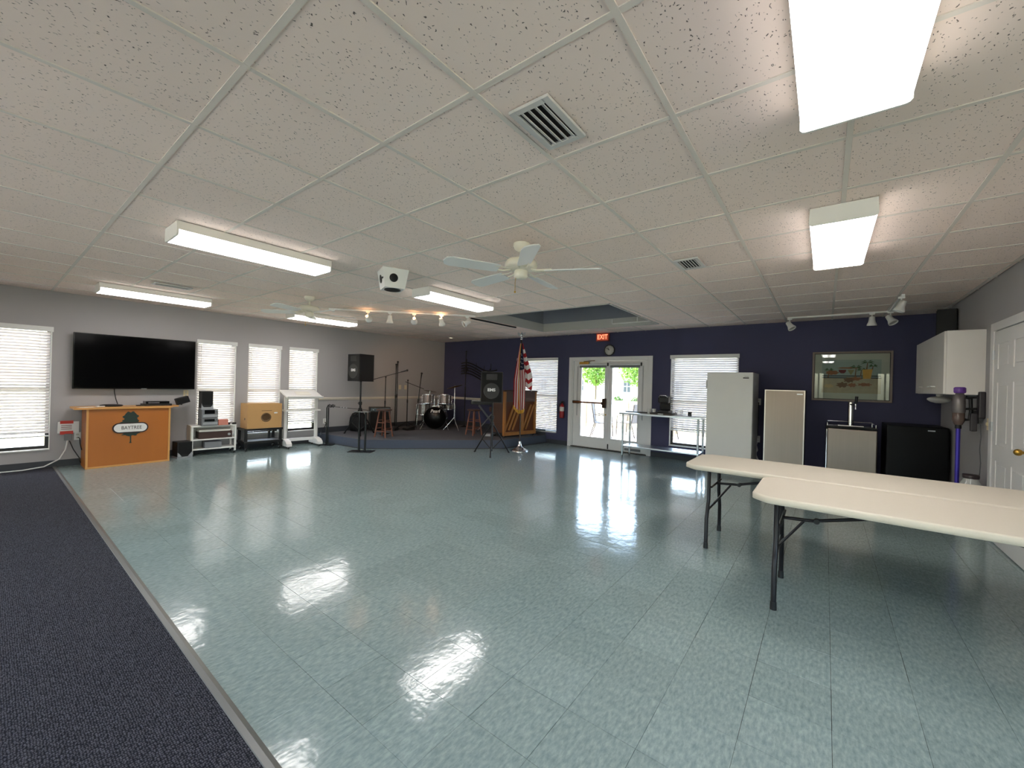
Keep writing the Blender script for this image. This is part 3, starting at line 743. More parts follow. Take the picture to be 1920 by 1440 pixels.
MB().lathe([(.07, 0), (.07, -.006), (.055, -.008), (.05, -.002)], 24).build('trim_ring', WHITE_METAL, t)
MB().lathe([(.05, -.004), (.001, -.006)], 24).build('lens', M('recessed_lens', C(250, 235, 205), .4, emit=2.0), t)

# ================================================================== left wall and the things along it
tv = on_wall('television', 'large black flat screen television on the grey wall', 'television', 'L', 1.552, 1.163, .11)
MB().box(-.745, 0, 0, .745, .045, .85, b=.006).build('bezel', GLOSS_BLACK, tv)
MB().box(-.733, -.002, .018, .733, 0, .838).build('screen', M('tv_screen', C(3, 3, 4), .10, spec=.12), tv)
MB().box(.03, -.003, .001, .10, -.0005, .010).build('badge', SILVER_PLASTIC, tv)
MB().box(-.25, .045, .2, .25, .11, .6).build('wall_mount', BLACK_METAL, tv)
tag(MB().path([(XL + .04, 1.27, 1.2), (XL + .05, 1.275, 1.1), (XL + .07, 1.29, 1.0), (XL + .10, 1.31, .912)], .006).build('cable', BLACK), 'short black cable hanging from the television to the counter', 'cable')

# wooden counter with the tree emblem
OAK = M('orange_oak_veneer', C(174, 102, 35), .42, vary=.18, vscale=3, aniso=(1, 1, .25))
OAK_L = M('pale_oak_edge', C(206, 150, 84), .42, vary=.1, vscale=6)
ck = thing('wooden_counter', 'orange wooden counter with an oval tree emblem below the television', 'counter', (-8.505, 1.398, 0), PI / 2)
MB().box(-.478, .001, .0, .478, .45, .872).build('body', OAK, ck)
MB().box(-.455, -.004, .025, .455, .001, .862).build('front_panel', OAK, ck)
for (a, c, b, d) in ((-.48, 0, -.455, .872), (.455, 0, .48, .872), (-.455, 0, .455, .025)):
    MB().box(a, -.014, c, b, .001, d, b=.003).build('edge_strip', OAK_L, ck)
tp = MB().box(-.605, -.03, .872, .50, .47, .897, b=.003); tp.box(.50, .2, .872, .635, .47, .897, b=.003)
tp.build('counter_top', OAK_L, ck)
GREENM = M('emblem_green', C(28, 48, 40), .5, vary=.15, vscale=30)
random.seed(3)
def blob(cx_, cz, rx, rz, n=36, amp=.10, seed=1):
    rn = random.Random(seed); ph = [rn.uniform(0, 6.28) for _ in range(4)]
    return [(cx_ + rx * math.cos(t) * (1 + amp * math.sin(7 * t + ph[0]) + amp * .6 * math.sin(11 * t + ph[1])), cz + rz * math.sin(t) * (1 + amp * math.sin(7 * t + ph[0]) + amp * .6 * math.sin(11 * t + ph[1]))) for t in [2 * PI * i / n for i in range(n)]]
e1 = MB()
e1.prism(blob(0, .735, .085, .090, seed=2), .004, .011, TNY); e1.prism(blob(-.005, .665, .105, .05, seed=5), .0035, .0105, TNY)
e1.prism(blob(0, .49, .095, .04, amp=.16, seed=8), .0035, .0105, TNY)
e1.prism([(-.012, .34), (.016, .34), (.010, .36), (.008, .47), (-.006, .47), (-.004, .37)], .0033, .0102, TNY)
emb = e1.build('tree_emblem', GREENM, ck)
def pill(hw_, hh, n=10):
    r_ = hh; return [(hw_ - r_ + r_ * math.cos(-PI / 2 + PI * i / n), r_ * math.sin(-PI / 2 + PI * i / n)) for i in range(n + 1)] + [(-hw_ + r_ + r_ * math.cos(PI / 2 + PI * i / n), r_ * math.sin(PI / 2 + PI * i / n)) for i in range(n + 1)]
MB().prism([(a, b + .578) for a, b in pill(.207, .080)], .011, .017, TNY).build('plaque_rim', M('plaque_dark_brown', C(42, 20, 18), .5), ck)
pl = MB().prism([(a, b + .578) for a, b in pill(.190, .063)], .017, .020, TNY).build('plaque', M('plaque_white', C(226, 224, 222), .5), ck)
lettering('BAYTREE', .075, M('plaque_letter', C(40, 38, 38), .6), ck, (.01, -.021, .578), FACE_NY, sx=.78, depth=.001)
# things on the counter
t = thing('media_player', 'slim black disc player stacked on a set top box', 'disc player', (-8.82, 1.76, .897), PI / 2)
MB().box(-.18, -.12, .0, .18, .12, .030, b=.004).build('lower_box', BLACK, t); MB().box(-.15, -.10, .030, .15, .11, .072, b=.004).build('case', GLOSS_BLACK, t)
MB().box(-.12, -.1015, .042, .02, -.0995, .056).build('display', GREY_PLASTIC, t)
t = tag(MB().lathe([(.001, 0), (.12, 0), (.135, .012), (.125, .022), (.08, .03), (.001, .03)], 28).build('cable_coil', BLACK, loc=(-8.80, 1.22, .897)), 'black round coil lying on the counter top', 'cable coil')
tag(MB().box(-.02, -.07, 0, .02, .07, .018, b=.005).build('remote_control', BLACK, loc=(-8.72, 1.56, .897), rot=(0, 0, .3)), 'small black remote control on the counter', 'remote')
tag(MB().box(-.02, -.05, 0, .02, .05, .016, b=.005).build('remote_control', WHITE_PLASTIC, loc=(-8.66, 1.08, .897), rot=(0, 0, .5)), 'small white remote control on the counter', 'remote')
tag(MB().box(-.05, -.08, 0, .05, .08, .004).build('paper_sheet', M('paper', C(228, 224, 214), .8), loc=(-8.62, .92, .897), rot=(0, 0, .2)), 'white paper slip on the counter end', 'paper')

# outlets, sign and cords left of the counter
t = on_wall('warning_sign', 'white notice with red bands above the outlets', 'sign', 'L', .787, .582, .03)
MB().box(-.11, 0, -.085, .11, .012, .085, b=.003).build('board', WHITE_PLASTIC, t)
REDM = M('sign_red', C(206, 60, 48), .5)
MB().box(-.085, -.003, .055, .05, 0, .10).build('red_band', REDM, t); MB().box(-.085, -.003, -.105, .05, 0, -.055).build('red_band', REDM, t)
for z in (.028, .002, -.024): MB().box(-.075, -.002, z - .004, .035, 0, z + .004).build('text_line', M('sign_text', C(120, 60, 54), .6), t)
def outlet(wall, u, z, label, m=WHITE_PLASTIC, plugs=2):
    t = on_wall('wall_outlet', label, 'outlet', wall, u, z, 0.0, 'wall outlet plates')
    MB().box(-.036, -.007, -.058, .036, 0, .058, b=.003).build('plate', m, t)
    for s in (-1, 1)[:plugs]:
        MB().lathe([(.016, 0), (.016, .003), (.014, .004)], 14, X=Matrix.Translation((0, -.007, s * .024)) @ Matrix.Rotation(PI / 2, 4, 'X')).build('socket', M('socket_face', C(200, 196, 186), .5), t)
    return t
outlet('L', .885, .44, 'white outlet plate beside the red banded notice')
outlet('L', 2.20, 1.085, 'ivory outlet plate under the television corner', IVORY)
outlet('L', 4.75, .45, 'white outlet plate above the stage corner')
outlet('L', 6.80, 1.24, 'ivory outlet plate on stage wall, nearer the lectern', IVORY)
outlet('L', 6.98, 1.24, 'ivory outlet plate on stage wall, nearer the drums', IVORY)
outlet('L', 6.15, .62, 'white outlet plate behind the wooden stool', WHITE_PLASTIC)
outlet('B', -.93, 1.21, 'white outlet plate high between the freezers')
outlet('B', -.93, .55, 'white outlet plate low between the freezers')
t = on_wall('power_adapter', 'grey power adapter plugged in below the notice', 'adapter', 'L', .785, .435)
MB().box(-.04, -.05, -.05, .04, 0, .05, b=.008).build('case', GREY_PLASTIC, t)
tag(MB().path([(XL + .04, .78, .39), (XL + .05, .76, .25), (XL + .06, .70, .12), (XL + .08, .55, .03), (XL + .10, .35, .011), (XL + .10, .0, .011), (XL + .09, -.4, .011)], .009).build('extension_cable', WHITE_PLASTIC), 'white power cord running along the carpet edge of wall', 'cord')
tag(MB().path([(XL + .04, .80, .38), (XL + .07, .84, .25), (XL + .10, .90, .12), (XL + .2, .905, .06)], .006).build('extension_cable', BLACK), 'black power cord drooping from the grey adapter', 'cord')
tag(MB().path([(XL + .012, .89, .42), (XL + .05, .905, .41), (XL + .08, .908, .33), (XL + .2, .912, .25)], .006).build('extension_cable', BLACK), 'black power cord from the white outlet into the counter', 'cord')

# subwoofer, white cart with stereo
t = thing('subwoofer', 'black subwoofer with silver feet on the floor by the cart', 'subwoofer', (-8.72, 2.10, 0), PI / 2 + .1)
MB().box(-.105, -.10, .025, .105, .12, .275, b=.008).build('cabinet', BLACK, t)
MB().box(-.09, -.104, .06, .09, -.099, .262).build('grille', BLACK_CLOTH, t)
MB().prism([(-.105, 0), (-.03, 0), (-.045, .03), (-.09, .09), (-.105, .10)], .10, .115, TNY).prism([(.105, 0), (.105, .10), (.09, .09), (.045, .03), (.03, 0)], .10, .115, TNY).build('foot_trim', SILVER_PLASTIC, t)
MB().box(-.11, -.115, 0, .11, .115, .025, b=.006).build('plinth', SILVER_PLASTIC, t)
t = thing('utility_cart', 'white metal cart with a beige side panel and three shelves', 'cart', (-8.70, 2.545, 0), PI / 2 - .06)
for (x, y) in ((-.32, -.02), (.32, -.02), (-.32, .25), (.32, .25)): MB().box(x - .014, y - .014, .045, x + .014, y + .014, .52).build('post', WHITE_METAL, t)
for z in (.505, .27, .10):
    MB().box(-.335, -.04, z, .335, .27, z + .022, b=.004).build('shelf', WHITE_METAL, t)
MB().box(-.345, -.02, .17, -.336, .26, .53).build('side_panel', M('beige_panel', C(196, 182, 162), .6), t)
MB().box(-.31, .255, .27, .31, .262, .50).build('back_panel', WHITE_METAL, t)
def caster(parent, x, y, r=.022):
    c = MB().tube((x - .009, y, r), (x + .009, y, r), r, n=14).build('caster', BLACK, parent)
    MB().box(x - .012, y - .008, r, x + .012, y + .008, 2 * r + .006).build('caster_fork', SATIN, c)
for (x, y) in ((-.31, 0), (.31, 0), (-.31, .24), (.31, .24)): caster(t, x, y, .02)
cart = t
t = thing('stereo_unit', 'stack of grey stereo decks on the white cart', 'stereo', (-8.72, 2.46, .527), PI / 2 - .05)
for k, (z0, z1) in enumerate(((0, .13), (.135, .29))):
    d = MB().box(-.12, -.10, z0, .12, .16, z1, b=.006).build('deck', GREY_PLASTIC, t)
    MB().box(-.10, -.104, z0 + .02, .115, -.099, z0 + .06, b=.002).build('tray', SILVER_PLASTIC, d)
    MB().box(-.08, -.104, z0 + .075, .07, -.099, z1 - .012).build('display', GLOSS_BLACK, d)
    MB().tube((.09, -.112, z1 - .035), (.09, -.10, z1 - .035), .015, n=14).build('knob', CHROME, d)
t = thing('bookshelf_speaker', 'black bookshelf speaker with silver base on the stereo', 'speaker', (-8.72, 2.42, .817), PI / 2 - .05)
MB().box(-.085, -.08, .02, .085, .12, .32, b=.006).build('cabinet', BLACK, t); MB().box(-.075, -.084, .08, .075, -.079, .31).build('grille', BLACK_CLOTH, t)
MB().prism([(-.085, 0), (.085, 0), (.085, .11), (.07, .06), (.05, .04), (-.05, .04), (-.07, .06), (-.085, .11)], .08, .094, TNY).build('silver_base', SILVER_PLASTIC, t)
MB().box(-.087, -.09, 0, .087, .12, .02).build('plinth', SILVER_PLASTIC, t)
t = tag(MB().box(-.075, -.045, 0, .075, .045, .10, b=.003).build('storage_box', M('salmon_card', C(206, 132, 116), .7), loc=(-8.66, 2.66, .527), rot=(0, 0, PI / 2)), 'small salmon pink box on the white cart', 'box')
t = thing('headphones', 'black headphones lying on the white cart top', 'headphones', (-8.66, 2.80, .527), PI / 2)
MB().path([(-.05 + .05 * (1 - math.cos(a_)), -.06 * math.sin(a_), .03) for a_ in [PI * i / 10 for i in range(11)]], .008, 6).build('band', BLACK, t)
for x in (-.05, .05): MB().lathe([(.03, 0), (.035, .012), (.03, .03), (.01, .032)], 14, (x, .02, 0)).build('ear_cup', BLACK, t)
t = thing('amplifier', 'dark brown amplifier on the middle shelf of the cart', 'amplifier', (-8.70, 2.57, .292), PI / 2 - .06)
MB().box(-.25, -.02, .0, .25, .22, .12, b=.005).build('case', M('dark_brown_case', C(64, 42, 38), .5), t); MB().tube((.20, -.035, .06), (.20, -.02, .06), .022, n=14).build('knob', SILVER_PLASTIC, t)
tag(MB().box(-.25, -.03, .12, .22, .20, .155, b=.012).build('folded_cloth', M('white_cloth', C(238, 234, 226), .9, bump=.3, bscale=40), loc=(-8.70, 2.57, .295), rot=(0, 0, PI / 2 - .06)), 'white folded cloth on the dark amplifier', 'cloth')
t = tag(MB().box(-.15, -.02, 0, .10, .2, .11, b=.006).build('tape_deck', GREY_PLASTIC, loc=(-8.70, 2.56, .122), rot=(0, 0, PI / 2 - .06)), 'grey device on the bottom shelf of the cart', 'tape deck')
t = thing('satellite_speaker', 'small tilted black speaker at the counter shelf end', 'speaker', (-8.80, 2.10, .905), PI / 2)
Xt = Matrix.Translation((0, 0, .07)) @ Matrix.Rotation(R(-18), 4, 'Y')
MB().box(-.09, -.06, -.055, .09, .06, .055, b=.008, X=Xt).build('cabinet', BLACK, t); MB().box(-.08, -.064, -.047, .08, -.059, .047, X=Xt).build('grille', BLACK_CLOTH, t)
MB().tube((-.02, .0, -.008), (-.01, 0, .03), .02).build('foot', BLACK, t)

# black cart with cardboard box
t = thing('black_cart', 'low black rolling cart under the cardboard box', 'cart', (-8.62, 3.325, 0), PI / 2 - .05)
for x in (-.30, .30):
    for y in (-.02, .36): MB().box(x - .022, y - .022, .06, x + .022, y + .022, .42).build('post', BLACK, t)
MB().box(.08, -.035, .22, .115, -.005, .40).build('brace', BLACK, t)
MB().box(-.335, -.055, .385, .335, .395, .425, b=.006).build('top_shelf', BLACK, t)
MB().box(-.335, -.055, .14, .335, .395, .185, b=.006).build('bottom_shelf', BLACK, t)
MB().box(-.30, -.03, .186, .30, .37, .19).build('shelf_mat', GREY_PLASTIC, t)
for (x, y) in ((-.29, 0), (.29, 0), (-.29, .34), (.29, .34)): caster(t, x, y, .027)
CARD = M('brown_cardboard', C(190, 148, 96), .8, vary=.06, vscale=8, bump=.05)
t = thing('cardboard_box', 'brown cardboard carton on the low black cart', 'box', (-8.60, 3.335, .425), PI / 2 - .05)
MB().box(-.30, -.02, 0, .30, .38, .475, b=.003).build('carton', CARD, t)
INK = M('carton_ink', C(120, 92, 62), .8)
MB().box(-.06, -.0215, .335, .12, -.0195, .345).build('print_line', INK, t)
MB().lathe([(.09, 0), (.09, .0015), (.07, .0015), (.07, 0)], 24, X=Matrix.Translation((.02, -.0205, .21)) @ Matrix.Rotation(PI / 2, 4, 'X')).build('print_ring', INK, t)
MB().box(.16, -.0215, .28, .22, -.0195, .305).build('sticker', WHITE_PLASTIC, t)
MB().box(-.3015, .1, .16, -.2995, .14, .20).build('hand_mark', BLACK, t)
MB().box(-.30, .15, .4755, .30, .21, .4765).build('tape', M('packing_tape', C(200, 176, 130), .25), t)

# white standing lectern
t = thing('standing_lectern', 'tall white lectern with a sloping top and caster feet', 'lectern', (-8.52, 4.02, 0), PI / 2 - .08)
for x in (-.30, .30):
    MB().box(x - .028, .06, .10, x + .028, .10, 1.03, b=.004).build('post', WHITE_TRIM, t)
    MB().prism([(-.17, .05), (-.17, .10), (-.10, .15), (.02, .175), (.14, .175), (.26, .14), (.30, .09), (.30, .05)], x - .05, x + .05, Matrix(((0, 0, 1, 0), (1, 0, 0, 0), (0, 1, 0, 0), (0, 0, 0, 1)))).build('foot', WHITE_TRIM, t)
    for y in (-.13, .26): caster(t, x, y, .02)
Xs = Matrix.Translation((0, .08, 1.08)) @ Matrix.Rotation(R(17), 4, 'X')
MB().box(-.35, -.24, -.012, .35, .24, .014, b=.005, X=Xs).build('sloping_top', WHITE_TRIM, t)
MB().box(-.35, -.245, .014, .35, -.225, .035, b=.003, X=Xs).build('book_ledge', WHITE_TRIM, t)
MB().box(-.345, -.05, .735, .345, .19, .765, b=.004).build('shelf', WHITE_TRIM, t)
MB().box(-.27, .07, .12, .27, .09, .18).build('stretcher', WHITE_TRIM, t)
tag(MB().box(-.10, -.14, 0, .10, .14, .004).build('paper_sheet', M('paper', C(228, 224, 214), .8), loc=(-8.60, 4.05, 1.0965), rot=(0.0, R(17), -.08)), 'loose sheet of paper on the sloping lectern top', 'paper')
# ================================================================== stage and band gear
SZ = 0.19
STG = M('grey_stage_carpet', C(96, 96, 101), .95, vary=.06, vscale=30, bump=.3, bscale=250, spec=.1)
stg = thing('stage', 'low grey carpeted corner stage with an angled front', 'stage', (-7.5, 6.8, 0))
loc_poly = [(x + 7.5, y - 6.8) for x, y in STAGE]
loc_poly[0] = (XL + .001 + 7.5, loc_poly[0][1]); loc_poly[4] = (XL + .001 + 7.5, loc_poly[4][1] - .001); loc_poly[3] = (loc_poly[3][0], loc_poly[3][1] - .001)
MB().prism(loc_poly, .015, SZ - .004).build('riser', M('blue_grey_riser_carpet', C(84, 90, 104), .95, vary=.06, vscale=30, bump=.3, bscale=250, spec=.1), stg)
MB().prism(loc_poly, SZ - .004, SZ).build('top_carpet', STG, stg)
for i in range(3):
    (x0, y0), (x1, y1) = loc_poly[i], loc_poly[i + 1]
    v = Vector((x1 - x0, y1 - y0, 0)); L = v.length; a = math.atan2(v.y, v.x)
    MB().box(.0, -.006, 0, L, .0, .02, X=Matrix.Translation((x0, y0, 0)) @ Matrix.Rotation(a, 4, 'Z')).build('base_strip', RUBBER_BASE, stg)

LOGO_W = M('logo_white', C(222, 222, 222), .5)
def pa_speaker(loc, rz, label):
    t = thing('loudspeaker', label, 'loudspeaker', loc, rz, 'black loudspeakers on tripod stands')
    w2, dpt, h = .215, .40, .60
    poly = [(-w2, 0), (w2, 0), (w2 * .78, dpt), (-w2 * .78, dpt)]
    MB().prism(poly, 0, h).build('cabinet', BLACK, t)
    MB().box(-w2 + .012, -.010, .012, w2 - .012, 0, h - .012, b=.006).build('grille', BLACK_CLOTH, t)
    MB().lathe([(.165, -.001), (.165, .004), (.15, .005), (.145, .002)], 28, X=Matrix.Translation((0, -.010, .225)) @ Matrix.Rotation(PI / 2, 4, 'X')).build('woofer_ring', BLACK, t)
    MB().box(-.105, -.0145, .44, .105, -.009, .555, b=.004).build('horn', BLACK, t)
    lettering('EMS', .078, LOGO_W, t, (0, -.0155, .245), FACE_NY, name='logo', sx=1.15, depth=.001, bold=.003)
    MB().tube((0, .19, -.03), (0, .19, 0.0), .022).build('pole_cup', BLACK, t)
    return t
def tripod(loc, rz, ztop, spread, zhub, label, r=.023):
    t = thing('speaker_stand', label, 'speaker stand', loc, rz, 'black tripod speaker stands')
    MB().tube((0, 0, .06), (0, 0, zhub + .12), r).build('lower_tube', BLACK_METAL, t)
    MB().tube((0, 0, zhub + .12), (0, 0, ztop), r * .8).build('upper_tube', BLACK_METAL, t)
    MB().tube((0, 0, zhub + .10), (0, 0, zhub + .17), r * 1.6).tube((0, 0, zhub + .135), (.06, 0, zhub + .135), .008).build('collar', BLACK, t)
    MB().tube((0, 0, zhub - .03), (0, 0, zhub + .03), r * 1.7).build('hub', BLACK, t)
    for k in range(3):
        a = 2 * PI * k / 3; d = Vector((math.cos(a), math.sin(a), 0))
        lg = MB().tube(d * .02 + Vector((0, 0, zhub)), d * spread + Vector((0, 0, .015)), .014).build('leg', BLACK_METAL, t)
        MB().tube(d * (spread - .012) + Vector((0, 0, .03)), d * (spread + .01) + Vector((0, 0, .0)), .018).build('rubber_foot', BLACK, lg)
        MB().tube(d * .018 + Vector((0, 0, .10)), d * spread * .55 + Vector((0, 0, zhub * .46)), .008).build('brace', BLACK_METAL, t)
    return t
tripod((-8.25, 5.16, SZ), R(-150), 1.152, .36, .56, 'black tripod stand on the stage beside the lectern')
pa_speaker((-8.25 - .10, 5.16 - .16, SZ + 1.21), R(32) + R(0), 'black loudspeaker on its stand above the stage corner')
bpy.data.objects['loudspeaker'].location = Vector((-8.25, 5.16, SZ + 1.185)) - Matrix.Rotation(R(4), 3, 'Z') @ Vector((0, .19, 0))
bpy.data.objects['loudspeaker'].rotation_euler = (0, 0, R(4))
tripod((-5.25, 6.20, 0), R(-52), 1.002, .40, .60, 'black tripod stand on the floor in front of the stage')
s2 = pa_speaker((0, 0, 0), R(32), 'black loudspeaker on its stand beside the flag')
s2.location = Vector((-5.25, 6.20, 1.035)) - Matrix.Rotation(R(32), 3, 'Z') @ Vector((0, .19, 0))

# two post monitor stand, clip stand with boom
t = thing('monitor_stand', 'black two post stand with a flat rectangular base', 'stand', (-7.20, 4.55, 0), R(38))
MB().box(-.23, -.13, 0, .23, .13, .012, b=.003).build('base_plate', BLACK_METAL, t)
for x in (-.05, .07): MB().tube((x, 0, .012), (x, 0, .775), .021).build('post', BLACK_METAL, t)
MB().box(-.16, -.05, .775, .15, .05, .788, b=.003).build('top_plate', M('dull_grey_metal', C(120, 122, 124), .4, metal=.6), t)
t = thing('boom_arm_stand', 'black column stand with clips and a long thin arm', 'stand', (-8.42, 4.50, 0), R(38))
MB().box(-.10, -.10, 0, .14, .10, .012, b=.003).build('base_plate', BLACK_METAL, t)
for x in (-.018, .018): MB().tube((x, 0, .012), (x, 0, .80), .013).build('column', BLACK_METAL, t)
cl = MB()
for k in range(7): cl.tube((-.01 + .022 * k, -.02, .80 + .004 * (k % 3)), (.0 + .024 * k, .02, .855 + .008 * ((k * 2) % 3)), .009, n=6)
cl.build('clip_cluster', BLACK, t)
MB().tube((.08, 0, .825), (.86, 0, .765), .006, n=8).build('arm', BLACK_METAL, t)
kb = MB()
for x in (.28, .34, .40): kb.ball((x, -.004, .81 - (x - .28) * .07), .016, 8, 6)
kb.build('knob', SILVER_PLASTIC, t)
tag(MB().path([(-8.99, 4.75, .43), (-8.93, 4.74, .40), (-8.90, 4.70, .34), (-8.85, 4.60, .26), (-8.62, 4.46, .18)], .008).build('extension_cable', BLACK), 'black power cord from the outlet to the clip stand', 'cord')

def mic_stand(loc, h, label, boom=None, mic=True, lean=(0, 0), round_base=False, group='black microphone stands'):
    t = thing('microphone_stand', label, 'mic stand', loc, 0, group)
    top = Vector((lean[0], lean[1], h))
    if round_base: MB().lathe([(.12, 0), (.12, .012), (.03, .025), (.015, .04)], 24).build('base', BLACK_METAL, t)
    else:
        for k in range(3):
            a = 2 * PI * k / 3 + .4; d = Vector((math.cos(a), math.sin(a), 0))
            MB().tube(Vector((0, 0, .14)), d * .27 + Vector((0, 0, .01)), .009, n=8).build('leg', BLACK_METAL, t)
    mid = top * .55
    MB().tube((0, 0, .02), mid, .014, n=8).build('lower_tube', BLACK_METAL, t)
    MB().tube(mid, top, .011, n=8).build('upper_tube', BLACK_METAL, t)
    MB().tube(mid - top.normalized() * .04, mid + top.normalized() * .04, .018, n=10).build('clutch', BLACK, t)
    end = top
    if boom:
        p0, p1 = Vector(boom[0]), Vector(boom[1])
        MB().tube(p0, p1, .008, n=8).build('boom', BLACK_METAL, t)
        MB().ball(top, .022, 10, 6).build('boom_joint', BLACK, t); end = p1; dirv = (p1 - p0).normalized()
    else: dirv = (top.normalized() + Vector((.15, -.1, 0))).normalized()
    if mic:
        m_ = MB().tube(end, end + dirv * .13, .011, .016, n=10).build('microphone', BLACK, t)
        MB().ball(end + dirv * .155, .027, 12, 8).build('mic_grille', M('mic_mesh', C(60, 60, 62), .5, metal=.6), m_)
    return t
mic_stand((-7.97, 5.61, SZ), 1.30, 'black boom microphone stand behind the nearer stool', round_base=True, boom=((-.22, -.18, 1.235), (.26, .21, 1.42)))
mic_stand((-8.56, 6.37, SZ), 1.54, 'tall straight black microphone stand with a round microphone', round_base=True)
mic_stand((-8.74, 6.46, SZ), 1.48, 'slim microphone stand just behind the tall straight one', round_base=True)
mic_stand((-8.78, 6.87, SZ), 1.24, 'black microphone stand with boom near the wall outlets', boom=((-.05, -.04, 1.20), (.34, .26, 1.02)), mic=False)
mic_stand((-8.62, 7.01, SZ), 1.28, 'leaning black microphone stand beside the drum kit', lean=(.10, .08))
mic_stand((-7.90, 8.14, SZ), 1.92, 'very tall black stand in front of the staff wall art', round_base=True)
# effects boxes and cables on the stage floor
for k, (x, y, s, lab) in enumerate(((-8.22, 6.50, .12, 'black pedal box on the stage near the drum kit'), (-8.36, 6.14, .10, 'small black pedal box beside the guitar amplifier'))):
    t = thing('effects_pedal', lab, 'pedal', (x, y, SZ), .4 * k)
    MB().prism([(-s, 0), (s, 0), (s, .10), (-s, .05)], -s * .8, s * .8, Matrix(((0, 0, 1, 0), (1, 0, 0, 0), (0, 1, 0, 0), (0, 0, 0, 1)))).build('case', BLACK, t)
    MB().tube((0, -.02, .07), (0, -.02, .10), .012).build('footswitch', CHROME, t)
tag(MB().path([(-8.4 + .12 * k * .5 + .06 * math.sin(k * 1.3), 6.35 + .07 * k + .05 * math.cos(k * 2.1), SZ + .006) for k in range(12)], .006).build('stage_cable', BLACK), 'black cable snaking over the stage floor', 'cable')
# amplifier cabinets behind the nearer stool
t = thing('guitar_amplifier', 'black square guitar amplifier at the back of the stage', 'amplifier', (-8.62, 5.93, SZ), R(60))
MB().box(-.25, 0, .02, .25, .26, .56, b=.012).build('cabinet', BLACK, t); MB().box(-.225, -.006, .05, .225, 0, .44, b=.004).build('grille', BLACK_CLOTH, t)
MB().box(-.225, -.004, .46, .225, 0, .54).build('control_panel', GLOSS_BLACK, t)
for k in range(5): MB().tube((-.16 + .08 * k, -.018, .50), (-.16 + .08 * k, -.004, .50), .011).build('knob', SILVER_PLASTIC, t)
t = thing('gig_bag', 'soft black instrument bag slumped by the grey wall', 'bag', (-8.76, 5.42, SZ), R(40))
MB().lathe([(.02, 0), (.17, .02), (.20, .15), (.18, .32), (.13, .42), (.05, .46), (.01, .465)], 18, X=Matrix.Diagonal(Vector((1, .62, 1)))).build('body', M('black_nylon', C(22, 22, 24), .85, bump=.3, bscale=30), t)
MB().path([(-.06, -.10, .35), (-.03, -.14, .40), (.03, -.14, .40), (.06, -.10, .35)], .012, 6).build('handle', BLACK, t)

STOOL = M('reddish_brown_wood', C(122, 74, 56), .45, vary=.15, vscale=8)
STOOL_D = M('dark_brown_wood', C(72, 46, 38), .45, vary=.15, vscale=8)
def stool(loc, rz, label):
    t = thing('wooden_stool', label, 'stool', loc, rz, 'round wooden stools on the stage')
    H_ = .60
    MB().lathe([(.001, H_ - .035), (.15, H_ - .035), (.165, H_ - .02), (.165, H_ - .006), (.15, H_), (.001, H_ - .004)], 28).build('seat', STOOL_D, t)
    P0 = [];
    for k in range(4):
        a = PI / 4 + k * PI / 2; d = Vector((math.cos(a), math.sin(a), 0)); top, bot = d * .10 + Vector((0, 0, H_ - .03)), d * .19
        MB().tube(bot, top, .017, .015, n=10).build('leg', STOOL, t); P0.append((bot, top))
    for k in range(4):
        z = (.14, .20)[k % 2]; f = z / H_
        a, b = P0[k][0].lerp(P0[k][1], f), P0[(k + 1) % 4][0].lerp(P0[(k + 1) % 4][1], f)
        MB().tube(a, b, .010, n=8).build('rung', STOOL, t)
        z = (.33, .38)[k % 2]; f = z / H_
        a, b = P0[k][0].lerp(P0[k][1], f), P0[(k + 1) % 4][0].lerp(P0[(k + 1) % 4][1], f)
        MB().tube(a, b, .010, n=8).build('rung', STOOL, t)
    return t
stool((-7.55, 5.30, SZ), R(20), 'wooden stool standing below the boom microphone stand')
stool((-6.50, 7.02, SZ), R(-8), 'wooden stool standing between drum kit and loudspeaker')

# drum kit
SHELL = M('chrome_wrap_shell', C(120, 114, 112), .25, metal=.6, vary=.2, vscale=14)
def drum(parent, name, c, r, h, axis='Z', tiltx=0.0, head=None, az=0.0):
    X = Matrix.Translation(c) @ Matrix.Rotation(az, 4, 'Z') @ (Matrix.Rotation(PI / 2, 4, 'X') if axis == 'Y' else Matrix.Rotation(tiltx, 4, 'X'))
    s = MB().lathe([(r, -h / 2), (r, h / 2)], 28, X=X).build(name, SHELL, parent)
    hp = MB()
    for z in (-h / 2, h / 2): hp.lathe([(r + .008, z - .014), (r + .012, z), (r + .008, z + .014), (r - .004, z + .014), (r - .004, z - .014)], 28, X=X)
    hp.build('hoop', BLACK_METAL if axis == 'Y' else CHROME, s)
    lg = MB()
    for k in range(8):
        a = 2 * PI * k / 8; lg.tube(X @ Vector((math.cos(a) * (r + .014), math.sin(a) * (r + .014), -h * .45)), X @ Vector((math.cos(a) * (r + .014), math.sin(a) * (r + .014), h * .45)), .006, n=6)
    lg.build('tension_rod', CHROME, s)
    MB().lathe([(.001, h / 2 + .002), (r - .004, h / 2 + .002), (r - .004, h / 2 - .004), (.001, h / 2 - .004)], 28, X=X).build('drum_head', head or M('drum_head_white', C(205, 202, 196), .5), s)
    return s
HEADB = M('drum_head_black', C(5, 5, 6), .35, spec=.25)
kit = thing('drum_kit', 'bass drum with two chrome toms mounted on top', 'drum kit', (-7.86, 7.02, SZ), R(40))
bd = drum(kit, 'bass_drum', (0, .2, .295), .28, .38, 'Y', head=HEADB)
lettering('Pearl', .115, LOGO_W, kit, (.0, .004, .47), FACE_NY, name='logo', shear=.25, depth=.001, bold=.001)
for s in (-1, 1):
    MB().tube((s * .26, .12, .22), (s * .36, -.04, .0), .010).build('spur', CHROME, bd)
